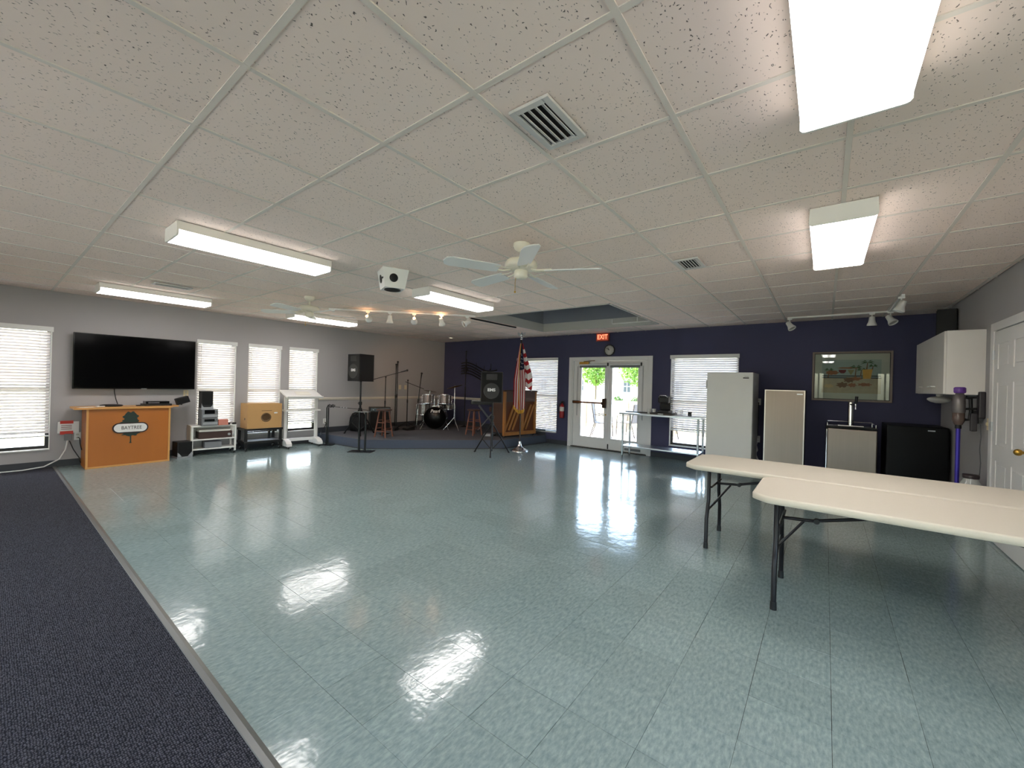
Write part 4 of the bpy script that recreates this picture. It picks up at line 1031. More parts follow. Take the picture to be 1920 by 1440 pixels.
MB().tube((-.05, .2, .57), (-.05, .2, .76), .016).tube((.05, .2, .57), (.05, .2, .76), .016).box(-.09, .15, .56, .09, .25, .60).build('tom_mount', CHROME, kit)
MB().tube((-.05, .2, .73), (-.16, .2, .72), .012).tube((.05, .2, .73), (.16, .2, .72), .012).build('tom_arm', CHROME, kit)
drum(kit, 'tom', (-.22, .2, .76), .155, .22, tiltx=R(-8)); drum(kit, 'tom', (.22, .2, .76), .165, .23, tiltx=R(-8))
def stand_drum(name, label, loc, r, h, z):
    t = thing(name, label, 'drum', loc, 0)
    drum(t, 'shell', (0, 0, z), r, h)
    for k in range(3):
        a = 2 * PI * k / 3 + .5; d = Vector((math.cos(a), math.sin(a), 0)); MB().tube(d * (r + .02) + Vector((0, 0, z)), d * (r + .05), .008, n=8).build('leg', CHROME, t)
    return t
stand_drum('floor_tom', 'chrome floor tom beside the bass drum on mic side', (-8.30, 7.02, SZ), .17, .28, .50)
stand_drum('snare_drum', 'chrome snare drum behind the cymbal stand', (-8.12, 7.72, SZ), .17, .15, .56)
CYM = M('dark_bronze_cymbal', C(96, 74, 48), .35, metal=.9, vary=.15, vscale=60)
def cymbal(loc, z, r, label, tx, ty=0):
    t = thing('cymbal_stand', label, 'cymbal', loc, 0, 'cymbals on chrome stands')
    MB().tube((0, 0, .30), (0, 0, z), .009).build('pole', CHROME, t)
    for k in range(3):
        a = 2 * PI * k / 3 - .3; d = Vector((math.cos(a), math.sin(a), 0)); MB().tube((0, 0, .32), d * .26 + Vector((0, 0, .01)), .008, n=8).build('leg', CHROME, t)
    MB().lathe([(.001, .022), (.02, .020), (.035, .012), (r, -.004), (r, -.006), (.035, .009), (.001, .018)], 32, X=Matrix.Translation((0, 0, z)) @ Matrix.Rotation(tx, 4, 'X') @ Matrix.Rotation(ty, 4, 'Y')).build('cymbal', CYM, t)
    MB().tube((0, 0, z), (0, 0, z + .035), .01).build('wing_nut', CHROME, t)
    return t
cymbal((-7.46, 7.31, SZ), 1.11, .21, 'dark cymbal tilted on a chrome stand by navy wall', R(14), R(-8))
cymbal((-8.62, 7.50, SZ), .96, .18, 'small dark cymbal low behind the toms', R(-10))
t = thing('drum_throne', 'round black drum seat behind the bass drum', 'stool', (-8.62, 7.98, SZ), 0)
MB().lathe([(.001, .42), (.16, .42), (.17, .45), (.16, .49), (.001, .50)], 24).build('seat', BLACK, t)
MB().tube((0, 0, .1), (0, 0, .42), .016).build('post', CHROME, t)
for k in range(3):
    a = 2 * PI * k / 3; MB().tube((0, 0, .22), (.24 * math.cos(a), .24 * math.sin(a), .01), .01).build('leg', CHROME, t)
# keyboard on a cross leg stand, partly behind the loudspeaker
t = thing('keyboard_stand', 'crossed leg silver stand behind the loudspeaker', 'stand', (-6.78, 7.86, SZ), R(38))
for s in (-1, 1):
    for y in (-.12, .12): MB().tube((-.26 * s, y, .02), (.26 * s, y, .66), .014).build('leg', M('grey_tube', C(130, 130, 132), .4, metal=.7), t)
for z, x in ((.66, .26), (.66, -.26), (.02, .26), (.02, -.26)): MB().tube((x, -.2, z), (x, .2, z), .014).build('crossbar', BLACK_METAL, t)
t = thing('keyboard', 'black electronic keyboard resting on the crossed stand', 'keyboard', (-6.78, 7.86, SZ + .676), R(38))
MB().box(-.45, -.12, 0, .45, .12, .085, b=.006).build('case', BLACK, t)
MB().box(-.42, -.118, .086, .42, -.01, .096).build('white_keys', WHITE_PLASTIC, t)
bk = MB()
for k in range(34):
    if k % 7 not in (2, 6): bk.box(-.41 + k * .0245, -.08, .096, -.397 + k * .0245, -.01, .104)
bk.build('black_keys', GLOSS_BLACK, t)
# staff wall art
t = on_wall('staff_wall_art', 'black metal wall art of wavy music staff lines', 'wall art', 'B', -7.62, 1.78, .02)
for k in range(5):
    pts = [(-.66 + .066 * i, 0, .15 - .075 * k - .02 * math.cos(0) + .085 * math.sin(.6 + i * .27) - .006 * i) for i in range(21)]
    MB().path(pts, .019, 6).build('staff_line', BLACK_METAL, t)
mb = MB(); mb.path([(-.50 + .09 * math.cos(a) * (1 - a / 12), 0, -.02 + .12 * math.sin(a) * (1 - a / 12)) for a in [i * .5 for i in range(18)]], .012, 6); mb.tube((-.50, 0, -.28), (-.46, 0, .30), .011)
mb.build('clef', BLACK_METAL, t)
for x, z in ((-.12, .02), (.18, -.06), (.42, .0)):
    mb = MB(); mb.ball((x, 0, z), (.032, .012, .024)); mb.tube((x + .028, 0, z), (x + .028, 0, z + .16), .007); mb.build('note', BLACK_METAL, t)

# piano with its back to the room
PW = M('dark_walnut', C(86, 62, 52), .45, vary=.15, vscale=6)
PB = M('golden_spruce_back', C(176, 116, 58), .5, vary=.2, vscale=10, aniso=(1, 1, .2))
PBD = M('soundboard_brown', C(112, 62, 32), .55, vary=.2, vscale=6)
ang = math.atan2(8.26 - 7.18, -5.48 + 5.70)
pn = thing('upright_piano', 'upright piano showing its braced wooden back', 'piano', (-5.70, 7.15, SZ), ang)   # local x along the back, -y faces the room
L, Hh = 1.0, 1.07
MB().box(0, .06, .10, L, .45, Hh - .03, b=.006).build('case', PW, pn)
MB().box(-.02, -.01, Hh - .03, L + .02, .48, Hh, b=.006).build('lid', PW, pn)
MB().box(.03, .45, .55, L - .03, .60, .66, b=.006).build('keybed', PW, pn)
for x in (.0, L - .05): MB().box(x, -.0, .04, x + .05, .06, Hh - .03, b=.004).build('back_post', PB, pn)
MB().box(.05, .0, .04, L - .05, .06, .12, b=.004).build('bottom_rail', PB, pn)
MB().box(.05, .0, Hh - .26, L - .05, .06, Hh - .03, b=.004).build('top_rail', PW, pn)
MB().box(.52, .0, .12, .60, .06, Hh - .26, b=.004).build('back_post', PB, pn)
MB().box(.05, .045, .12, L - .05, .055, Hh - .26).build('soundboard', PBD, pn)
for x0, sgn in ((.05, 1), (.16, 1), (.27, 1), (.58, 1), (.68, 1)):
    p0, p1 = Vector((x0, .025, .16)), Vector((min(x0 + .26, .94), .025, .74))
    d = p1 - p0; a = math.atan2(d.z, d.x)
    if x0 > .5 and x0 + .26 > 1.0: p1 = p0 + d * .9
    MB().box(0, -.012, -.022, (p1 - p0).length, .014, .022, X=Matrix.Translation(p0) @ Matrix.Rotation(-a, 4, 'Y')).build('rib', PB, pn)
for x in (.03, L - .08):
    for y in (.05, .40): caster(pn, x + .025, y, .02)
t = tag(MB().box(-.10, -.14, 0, .10, .14, .05, b=.01).build('foot_pedal_unit', SILVER_PLASTIC, loc=(-6.18, 7.18, SZ), rot=(0, 0, .6)), 'silver pedal unit on the stage by the loudspeaker', 'pedal')

# flag on a stand
fl_ = thing('flag_stand', 'american flag on a pole with a silver eagle and base', 'flag', (-5.09, 6.93, 0), R(38))
MB().lathe([(.19, 0), (.19, .012), (.15, .03), (.08, .07), (.045, .11), (.035, .16), (.03, .20)], 32).build('base', CHROME, fl_)
MB().tube((0, 0, .18), (-.02, 0, 2.36), .014).build('pole', M('dark_walnut_pole', C(50, 34, 28), .4), fl_)
eg = MB(); eg.ball((-.02, 0, 2.40), (.03, .03, .03)); eg.ball((-.02, 0, 2.45), (.03, .025, .04)); eg.ball((-.02, -.02, 2.49), (.016, .022, .016))
for s in (-1, 1): eg.prism([(0, .0), (s * .05, .045), (s * .085, .05), (s * .08, .01), (s * .05, -.03), (0, -.03)][::s], -.008, .008, Matrix.Translation((-.02, 0, 2.45)) @ TNY)
eg.lathe([(.02, 0), (.028, .02), (.012, .04)], 16, (-.02, 0, 2.345)); eg.build('eagle_finial', CHROME, fl_)
FR, FW, FB = M('flag_red', C(168, 26, 36), .8, bump=.1), M('flag_white', C(222, 214, 212), .8, bump=.1), M('flag_navy', C(26, 28, 58), .8, bump=.1)
GOLD = M('gold_fringe', C(214, 158, 56), .6, bump=.6, bscale=200)
NU, NV = 66, 30
vs, fs, fm_ = [], [], []
def flag_pt(u, v):
    # u runs round the bunched cloth, v from the top corner to the hem
    z = 2.27 - v * (1.30 + .16 * math.sin(u * PI)) + .10 * u * v
    wd = .028 + .125 * min(1, v * 1.7) + .03 * v
    x = -.02 + (u - .42) * 2 * wd * (1 - .25 * max(0, v - .6))
    fold = math.sin(u * PI * 5.0 + .6) * (.030 + .028 * v)
    y = -.035 - .04 * math.sin(u * PI) * v + fold * min(1, .25 + v * 1.5)
    if u > .72 and v > .08: # loose fly corner swinging out at mid height
        k = (u - .72) / .28; z = max(z, 1.38 - .12 * k + (2.27 - 1.38) * max(0, 1 - v * 1.35)); x += .05 * k * min(1, v * 2)
    return (x, y, z)
for j in range(NV + 1):
    for i in range(NU + 1): vs.append(flag_pt(i / NU, j / NV))
fmesh = MB()
for j in range(NV):
    for i in range(NU):
        u = i / NU; v = j / NV
        a = j * (NU + 1) + i
        if .30 < u < .70 and v < .40: mi = 2
        elif u >= .70: mi = int((v * 14)) % 2
        else: mi = int(u * 15) % 2
        fs.append(((a, a + 1, a + NU + 2, a + NU + 1), mi))
o = len(fmesh.v); fmesh.v += vs
for f_, mi in fs: fmesh.f.append(f_); fmesh.m.append(mi); fmesh.s.append(True)
cloth = fmesh.build('flag_cloth', [FR, FW, FB], fl_)
cloth.modifiers.new('thickness', 'SOLIDIFY').thickness = .002
st = MB()
for k, (u, v) in enumerate(((.40, .16), (.52, .18), (.46, .23), (.58, .24), (.38, .28), (.50, .30), (.62, .31), (.44, .35), (.56, .36))):
    p = flag_pt(u, v); pts5 = []
    for q in range(10):
        r_ = .014 if q % 2 == 0 else .006; pts5.append((p[0] + r_ * math.sin(q * PI / 5), p[2] + r_ * math.cos(q * PI / 5)))
    st.prism(pts5, -p[1] + .004, -p[1] + .012, TNY)
st.build('star', FW, cloth)
fr = MB()
pts = [Vector(flag_pt(i / NU, 1.0)) for i in range(0, int(NU * .72) + 1)]
for i in range(len(pts) - 1):
    a, b = pts[i], pts[i + 1]; dn = Vector((0, 0, -.07))
    fr.add([a, b, b + dn, a + dn, a + Vector((0, .006, 0)), b + Vector((0, .006, 0)), b + dn + Vector((0, .006, 0)), a + dn + Vector((0, .006, 0))], [(0, 1, 2, 3), (7, 6, 5, 4), (3, 2, 6, 7)])
fr.build('fringe', GOLD, cloth)
MB().path([(-.03, -.06, 2.25), (-.05, -.085, 2.0), (-.06, -.10, 1.6), (-.05, -.12, 1.1), (-.02, -.13, .80)], .008, 6).build('gold_cord', GOLD, fl_)
# ================================================================== navy wall and right side
t = on_wall('exit_sign', 'lit red exit sign near the ceiling above the door', 'exit sign', 'B', -3.93, 2.50, .045)
MB().box(-.155, 0, -.095, .155, .045, .085, b=.005).build('housing', M('exit_housing', C(150, 60, 44), .5), t)
MB().box(-.135, -.003, -.075, .135, 0, .068).build('face', M('exit_face', C(196, 78, 52), .5, emit=.15, ecol=(.85, .12, .05, 1)), t)
lettering('EXIT', .145, M('exit_letter', C(255, 120, 80), .5, emit=1.4, ecol=(1, .30, .16, 1)), t, (0, -.004, -.003), FACE_NY, sx=.82, depth=.001, bold=.002)
t = on_wall('wall_clock', 'round white faced clock with a dark rim above the door', 'clock', 'B', -3.77, 2.205, .0)
Xc = Matrix.Rotation(PI / 2, 4, 'X')
MB().lathe([(.125, 0), (.13, .02), (.122, .035), (.108, .035), (.105, .02)], 32, X=Xc).build('rim', M('clock_rim', C(58, 58, 60), .4), t)
MB().lathe([(.104, .004), (.104, .0212), (.001, .0212)], 32, X=Xc).build('dial', M('clock_dial', C(196, 194, 188), .5), t)
for a, l_, w_ in ((R(125), .06, .006), (R(148), .085, .004)):
    MB().box(0, -.0245, -w_, l_, -.0225, w_, X=Matrix.Rotation(-a, 4, 'Y')).build('hand', BLACK, t)
for k in range(12):
    MB().box(.088, -.0230, -.002, .10, -.0210, .002, X=Matrix.Rotation(-k * PI / 6, 4, 'Y')).build('tick', BLACK, t)
t = on_wall('fire_extinguisher', 'small red fire extinguisher hanging by the double door', 'extinguisher', 'B', -4.90, .64, .07)
MB().lathe([(.001, 0), (.05, .002), (.055, .02), (.055, .27), (.045, .31), (.02, .33), (.016, .35)], 20).build('cylinder', M('extinguisher_red', C(150, 24, 28), .3), t)
MB().lathe([(.0555, .16), (.0556, .26)], 20).build('label_band', M('label_white', C(214, 210, 206), .6), t)
MB().box(-.012, -.02, .345, .012, .02, .38).build('valve', BLACK, t)
MB().path([(-.03, 0, .375), (.02, 0, .39), (.07, 0, .37)], .008, 6).path([(-.02, 0, .36), (.06, 0, .345)], .006, 6).build('handle', BLACK, t)
MB().path([(0, -.02, .36), (-.05, -.03, .33), (-.066, -.03, .22), (-.062, -.03, .10)], .009, 8).build('hose', BLACK, t)
MB().box(-.02, .05, .05, .02, .07, .30).build('wall_bracket', BLACK_METAL, t)

# stainless prep table and what stands on it
t = thing('prep_table', 'stainless steel prep table with a lower shelf below the window', 'table', (-2.48, 7.98, 0))
MB().box(-.76, -.26, .865, .76, .24, .90, b=.004).build('table_top', SATIN, t)
MB().box(-.72, -.22, .225, .72, .20, .25, b=.003).build('lower_shelf', SATIN, t)
for x in (-.70, .70):
    for y in (-.20, .18):
        lg = MB().tube((x, y, .06), (x, y, .865), .020, n=14).build('leg', SATIN, t)
        MB().tube((x, y, 0), (x, y, .07), .014, .017, n=12).build('foot', GREY_PLASTIC, lg)
t = thing('coffee_maker', 'black single cup coffee maker on the steel table', 'coffee maker', (-2.44, 8.02, .93))
MB().box(-.10, -.13, 0, .10, .15, .05, b=.008).build('base', BLACK, t); MB().box(-.10, .0, .05, .10, .15, .30, b=.012).build('tank', GLOSS_BLACK, t)
MB().box(-.10, -.13, .19, .10, .05, .32, b=.025).build('brew_head', BLACK, t)
MB().path([(-.08, -.12, .30), (-.05, -.15, .335), (.05, -.15, .335), (.08, -.12, .30)], .010, 8).build('lid_handle', CHROME, t)
t = thing('pod_box', 'dark pod box under the coffee maker', 'box', (-2.46, 7.98, .90))
MB().box(-.20, -.16, 0, .20, .20, .03, b=.003).build('case', M('dark_drawer', C(62, 52, 46), .5), t); MB().box(-.05, -.168, .010, .05, -.16, .02).build('pull', SATIN, t)
tag(MB().box(-.24, -.05, 0, .24, .05, .02, b=.006).build('serving_tray', M('dark_tray', C(54, 50, 48), .5), loc=(-2.98, 8.04, .90)), 'long dark tray lying on the steel table', 'tray')
for k, (x, y, lab) in enumerate(((-2.74, 8.00, 'white paper cup on the steel table next to the tray'), (-2.66, 8.06, 'white paper cup on the steel table next to coffee maker'))):
    t = thing('paper_cup', lab, 'cup', (x, y, .90), 0, 'paper cups on the steel table')
    MB().lathe([(.001, .001), (.028, 0), (.038, .09), (.035, .09), (.026, .006), (.001, .006)], 18).build('cup_wall', WHITE_PLASTIC, t)
    MB().lathe([(.040, .088), (.040, .094), (.035, .094)], 18).build('rim', WHITE_PLASTIC, t)
t = thing('wire_basket', 'small chrome wire basket by the coffee maker', 'basket', (-2.18, 8.02, .90))
for z in (.01, .05, .09): MB().path([(.07 * math.cos(a), .07 * math.sin(a), z) for a in [2 * PI * i / 16 for i in range(17)]], .003, 5).build('hoop', CHROME, t)
for k in range(8): MB().tube((.07 * math.cos(k * PI / 4), .07 * math.sin(k * PI / 4), .003), (.07 * math.cos(k * PI / 4), .07 * math.sin(k * PI / 4), .09), .0025, n=5).build('wire', CHROME, t)
t = thing('glass_tumbler', 'short clear tumbler at the steel table end', 'tumbler', (-1.98, 8.0, .90))
MB().lathe([(.001, .001), (.03, 0), (.034, .08), (.031, .08), (.027, .008), (.001, .008)], 18).build('glass_wall', mat_glass('tumbler_glass', tint=(.85, .88, .88, 1)), t)
MB().lathe([(.035, .077), (.035, .082), (.031, .082)], 18).build('rim', SATIN, t)

FRZ = M('white_appliance_enamel', C(228, 227, 224), .32)
t = thing('upright_freezer', 'tall white upright freezer beside the steel prep table', 'freezer', (-1.275, 7.62, 0))
MB().box(-.345, .06, .03, .345, .70, 1.70, b=.006).build('cabinet', FRZ, t)
dr = MB().box(-.345, 0, .10, .345, .055, 1.70, b=.010).build('door', FRZ, t)
MB().box(-.345, .02, .0, .345, .06, .09).build('kick_plate', GREY_PLASTIC, t)
MB().box(.20, -.003, 1.60, .285, .001, 1.618).box(.22, -.003, 1.632, .28, .001, 1.637).build('badge', BLACK, dr)
MB().box(-.358, -.02, 1.42, -.345, .03, 1.56, b=.004).build('handle', FRZ, dr)
for x in (-.28, .28): MB().box(x - .02, .1, 0, x + .02, .14, .03).box(x - .02, .6, 0, x + .02, .64, .03).build('foot', BLACK, t)
t = thing('upright_freezer', 'stainless steel upright freezer beside the white freezer', 'freezer', (-.505, 7.66, 0))
MB().box(-.262, .06, .03, .262, .60, 1.425, b=.005).build('cabinet', BLACK, t)
dr = MB().box(-.262, 0, .08, .262, .05, 1.425, b=.006).build('door', STEEL, t)
ef = MB()
for (a, b, c, d) in ((-.264, .08, -.250, 1.427), (.250, .08, .264, 1.427), (-.25, 1.413, .25, 1.427)): ef.box(a, -.003, b, c, .05, d)
ef.build('edge_trim', M('pale_steel_edge', C(206, 198, 188), .35, metal=.8), dr)
MB().box(.16, -.004, 1.36, .235, .0, 1.376).build('badge', SATIN, dr)
MB().box(-.25, .06, 0, .25, .5, .03).build('kick_plate', BLACK, t)
t = thing('beer_tap_fridge', 'stainless door drinks fridge with a chrome tap tower', 'kegerator', (.305, 7.60, 0))
MB().box(-.285, .06, .03, .285, .68, .89, b=.005).build('cabinet', BLACK, t)
dr = MB().box(-.265, 0, .08, .285, .055, .885, b=.012).build('door', STEEL, t)
MB().tube((-.275, .02, .10), (-.275, .02, .87), .010).build('handle', CHROME, dr)
MB().box(-.285, .02, .895, .285, .68, .925, b=.004).build('top', GLOSS_BLACK, t)
rl = MB()
for x in (-.27, .27): rl.tube((x, .05, .925), (x, .05, .965), .007, n=8).tube((x, .64, .925), (x, .64, .965), .007, n=8).tube((x, .05, .96), (x, .64, .96), .006, n=8)
rl.tube((-.27, .64, .96), (.27, .64, .96), .006, n=8); rl.build('guard_rail', CHROME, t)
MB().box(-.15, .03, .925, .14, .19, .94, b=.003).build('drip_tray', CHROME, t)
MB().tube((0, .26, .925), (0, .26, 1.27), .035, n=20).lathe([(.035, 0), (.03, .015), (.001, .02)], 20, (0, .26, 1.27)).build('tap_tower', CHROME, t)
MB().tube((.0, .23, 1.24), (.05, .15, 1.24), .012).tube((.05, .15, 1.25), (.05, .14, 1.17), .010).build('tap', CHROME, t)
MB().tube((.055, .155, 1.255), (.06, .15, 1.36), .016, .020).build('tap_handle', BLACK, t)
MB().box(-.27, .04, 0, .27, .6, .03).build('kick_plate', BLACK, t)
t = thing('black_fridge', 'low black fridge in the corner below the wall cabinet', 'fridge', (.985, 7.62, 0))
MB().box(-.30, .06, .03, .30, .66, .985, b=.006).build('cabinet', BLACK, t)
dr = MB().box(-.30, 0, .06, .30, .055, .985, b=.014).build('door', M('satin_black_door', C(9, 9, 11), .45, spec=.2), t)
MB().box(.10, -.003, .93, .17, .001, .945).build('badge', SATIN, dr)
MB().box(-.28, .04, 0, .28, .6, .03).build('kick_plate', BLACK, t)
tag(MB().path([(-.93, 8.36, .52), (-.94, 8.30, .45), (-.92, 8.30, .36), (-.95, 8.31, .30), (-.92, 8.30, .22), (-.86, 8.30, .12)], .010).build('extension_cable', WHITE_PLASTIC), 'white power cord bunched between the two freezers', 'cord')
tag(MB().path([(-.93, 8.36, 1.20), (-.92, 8.31, 1.1), (-.925, 8.32, .8), (-.93, 8.33, .6)], .006).build('extension_cable', BLACK), 'black power cord dropping between the two freezers', 'cord')

# framed picture: drinks and palms on a beach
t = on_wall('framed_picture', 'framed tropical print of palms and drinks behind glass', 'picture', 'B', .312, 1.275, .012)
W_, H_ = .49, .79
FRM = M('taupe_frame', C(120, 106, 96), .4)
f = MB(); b = .028
for (x0, z0, x1, z1) in ((-W_, 0, -W_ + b, H_), (W_ - b, 0, W_, H_), (-W_ + b, 0, W_ - b, b), (-W_ + b, H_ - b, W_ - b, H_)): f.box(x0, -.025, z0, x1, .012, z1, b=.004)
f.build('frame', FRM, t)
f = MB(); i0, i1 = W_ - b, W_ - b - .008
for (x0, z0, x1, z1) in ((-i0, b, -i1, H_ - b), (i1, b, i0, H_ - b), (-i1, b, i1, b + .008), (-i1, H_ - b - .008, i1, H_ - b)): f.box(x0, -.018, z0, x1, .0, z1)
f.build('inner_lip', BLACK, t)
MB().box(-i0, -.004, b, i0, .008, H_ - b).build('mat_board', M('sage_mat', C(178, 180, 166), .9), t)
art = MB().box(-.36, -.006, .13, .36, -.004, .66).build('print', M('print_sky', C(150, 164, 156), .9, vary=.08, vscale=4), t)
MB().box(-.36, -.007, .13, .36, -.006, .37).build('print_sand', M('print_sand_tan', C(168, 158, 132), .9, vary=.2, vscale=14), art)
MB().box(-.36, -.0075, .395, .36, -.006, .41).box(-.36, -.0075, .365, .36, -.006, .38).build('print_sea_line', M('print_ink', C(40, 42, 48), .9), art)
GP, BP, RP, YP, TP = (M(n_, c_, .9, vary=.2, vscale=40) for n_, c_ in (('print_green', C(66, 92, 58)), ('print_brown', C(112, 82, 58)), ('print_wine', C(104, 32, 36)), ('print_amber', C(196, 150, 66)), ('print_rust', C(146, 96, 66))))
def palm(x, z, h, r):
    MB().prism([(x - .008, z), (x + .008, z), (x + .004 + .01, z + h), (x - .004 + .01, z + h)], .0078, .0086, TNY).build('print_trunk', BP, art)
    m_ = MB()
    for k in range(7):
        a = R(-20 + k * 36.6); ex, ez = x + .01 + r * math.cos(a), z + h + r * .62 * math.sin(a) - .012
        m_.prism([(x + .01, z + h - .006), ((x + .01 + ex) / 2, (z + h + ez) / 2 + .018), (ex, ez), ((x + .01 + ex) / 2, (z + h + ez) / 2 + .002)], .0082 + .0001 * k, .0088 + .0001 * k, TNY)
    m_.build('print_frond', GP, art)
palm(.055, .38, .16, .085); palm(.12, .40, .10, .07); palm(.19, .50, .115, .09); palm(.255, .50, .06, .06); palm(-.28, .38, .12, .07)
MB().prism([(.15, .36), (.24, .36), (.26, .51), (.14, .505)], .009, .0098, TNY).build('print_drink', YP, art)
MB().prism([(-.15, .50), (-.145, .47), (-.12, .445), (-.08, .445), (-.06, .47), (-.055, .50)], .009, .0098, TNY).build('print_drink', RP, art)
MB().prism([(-.04, .50), (.045, .50), (.005, .42), (0, .42)], .009, .0098, TNY).build('print_drink', M('print_olive', C(140, 132, 92), .9), art)
MB().prism(blob(-.23, .455, .08, .035, amp=.12, seed=4), .0078, .0086, TNY).prism(blob(-.03, .53, .14, .012, amp=.1, seed=6), .0078, .0086, TNY).build('print_umbrella', TP, art)
for cx_, cz, rx, rz_, sd, mt in ((-.10, .26, .07, .04, 11, BP), (.06, .36, .07, .03, 12, TP), (.17, .27, .08, .025, 13, TP), (-.02, .34, .06, .04, 14, BP), (-.27, .24, .06, .03, 15, M('print_straw', C(190, 166, 126), .9)), (.02, .26, .05, .03, 16, TP)):
    MB().prism(blob(cx_, cz, rx, rz_, amp=.18, seed=sd), .0088, .0095, TNY).build('print_figure', mt, art)
MB().box(-i1, -.0125, b + .008, i1, -.0105, H_ - b - .008).build('glass_pane', mat_glass('picture_glass'), t)

# wall cabinet in the corner
CAB = M('white_laminate', C(234, 229, 223), .45)
t = thing('wall_cabinet', 'white laminate wall cabinet in the corner by the door', 'cabinet', (XR, 7.22, 1.425), -PI / 2)   # local +x towards the camera
hw = .85
MB().box(-hw, -.285, 0, hw, -.0, .69, b=.002).build('body', CAB, t)
for a, b in ((-hw + .003, -.283), (-.28, .283), (.286, hw - .003)):
    d = MB().box(a, -.305, .004, b, -.286, .686, b=.002).build('door', CAB, t)
    hx = b - .10 if a < .2 else a + .10
    MB().path([(hx - .045, -.305, .085), (hx - .045, -.33, .085), (hx + .045, -.33, .085), (hx + .045, -.305, .085)], .009, 6).build('handle', WHITE_METAL, d)
t = thing('speaker_cabinet', 'black speaker standing on top of the wall cabinet', 'speaker', (1.16, 7.62, 2.115), -PI / 2 - .3)
MB().prism([(-.13, 0), (.13, 0), (.09, .17), (-.09, .17)], 0, .40).build('cabinet', BLACK, t); MB().box(-.12, -.008, .015, .12, 0, .385, b=.004).build('grille', BLACK_CLOTH, t)
t = thing('under_cabinet_light', 'round white puck light beneath the wall cabinet', 'lamp', (1.14, 7.35, 1.425), 0)
MB().lathe([(.03, 0), (.03, -.025), (.012, -.03)], 16).build('stem', WHITE_PLASTIC, t)
MB().lathe([(.02, -.03), (.07, -.035), (.11, -.055), (.11, -.075), (.08, -.10), (.03, -.115), (.001, -.116)], 24).build('shade', M('frosted_white', C(190, 188, 186), .5), t)

# stick vacuum on its dock
t = thing('vacuum_dock', 'black wall dock with a hanging crevice tool', 'dock', (XR, 6.37, 1.06), -PI / 2)
MB().box(-.05, -.05, .12, .05, 0, .40, b=.012).build('bracket', M('charcoal_plastic', C(52, 48, 52), .5), t)
MB().box(-.03, -.10, -.02, .02, -.05, .17, b=.01).build('crevice_tool', M('charcoal_plastic', C(52, 48, 52), .5), t)
MB().box(-.075, -.09, .06, -.04, -.03, .20, b=.008).build('nozzle', BLACK, t)
for z in (.22, .34): MB().tube((-.02, -.03, z), (-.02, -.18, z - .01), .012).build('arm', BLACK, t)
t = thing('stick_vacuum', 'cordless stick vacuum with a purple tube hanging on the wall', 'vacuum', (1.14, 6.40, .04), 0)
MB().tube((0, 0, .12), (0, 0, 1.06), .019).build('tube', M('violet_tube', C(70, 58, 170), .35, metal=.5), t)
MB().lathe([(.05, 1.40), (.056, 1.41), (.056, 1.455), (.045, 1.465), (.001, 1.466)], 20).build('filter_cap', M('purple_cap', C(104, 60, 150), .4), t)
MB().lathe([(.045, 1.18), (.052, 1.20), (.052, 1.30), (.045, 1.40), (.03, 1.40)], 20).build('motor', M('nickel_plastic', C(128, 122, 122), .35, metal=.5), t)
MB().lathe([(.03, 1.06), (.048, 1.10), (.048, 1.20), (.03, 1.21)], 20).build('dust_bin', M('smoky_bin', C(96, 80, 74), .25), t)
MB().tube((0, 0, 1.02), (0, 0, 1.10), .026).build('collar', BLACK, t)
MB().path([(.045, 0, 1.36), (.085, 0, 1.34), (.09, 0, 1.2), (.08, 0, 1.12), (.045, 0, 1.12)], .016, 8).build('grip', BLACK, t)
MB().box(-.09, -.11, -.04, .09, .06, .03, b=.015).build('cleaner_head', BLACK, t); MB().tube((0, 0, .03), (0, 0, .13), .024).build('neck', BLACK, t)
tag(MB().path([(XR - .03, 6.34, 1.12), (XR - .03, 6.33, 1.0), (XR - .025, 6.38, .85), (XR - .03, 6.31, .72), (XR - .025, 6.36, .6), (XR - .03, 6.40, .45), (XR - .03, 6.46, .2)], .004).build('charger_cord', M('grey_cord', C(90, 90, 92), .6)), 'thin grey charger cord wiggling down the grey wall', 'cord')
t = thing('glass_jug', 'clear glass jug with a dark lid behind the tables', 'jug', (1.20, 6.18, 0), 0)
MB().lathe([(.001, .002), (.09, 0), (.10, .03), (.10, .40), (.085, .50), (.055, .56), (.055, .58)], 24).build('body', M('cloudy_glass', C(176, 178, 174), .12, spec=.8), t)
MB().lathe([(.058, .57), (.062, .58), (.062, .61), (.001, .612)], 20).build('lid', M('dark_lid', C(48, 36, 38), .4), t)
t = on_wall('light_switch', 'ivory double light switch beside the door frame', 'switch', 'R', 6.20, 1.13)
MB().box(-.055, -.008, -.06, .055, 0, .06, b=.003).build('plate', IVORY, t)
for x in (-.024, .024): MB().box(x - .008, -.02, -.012, x + .008, -.008, .018, b=.002).build('toggle', IVORY, t)

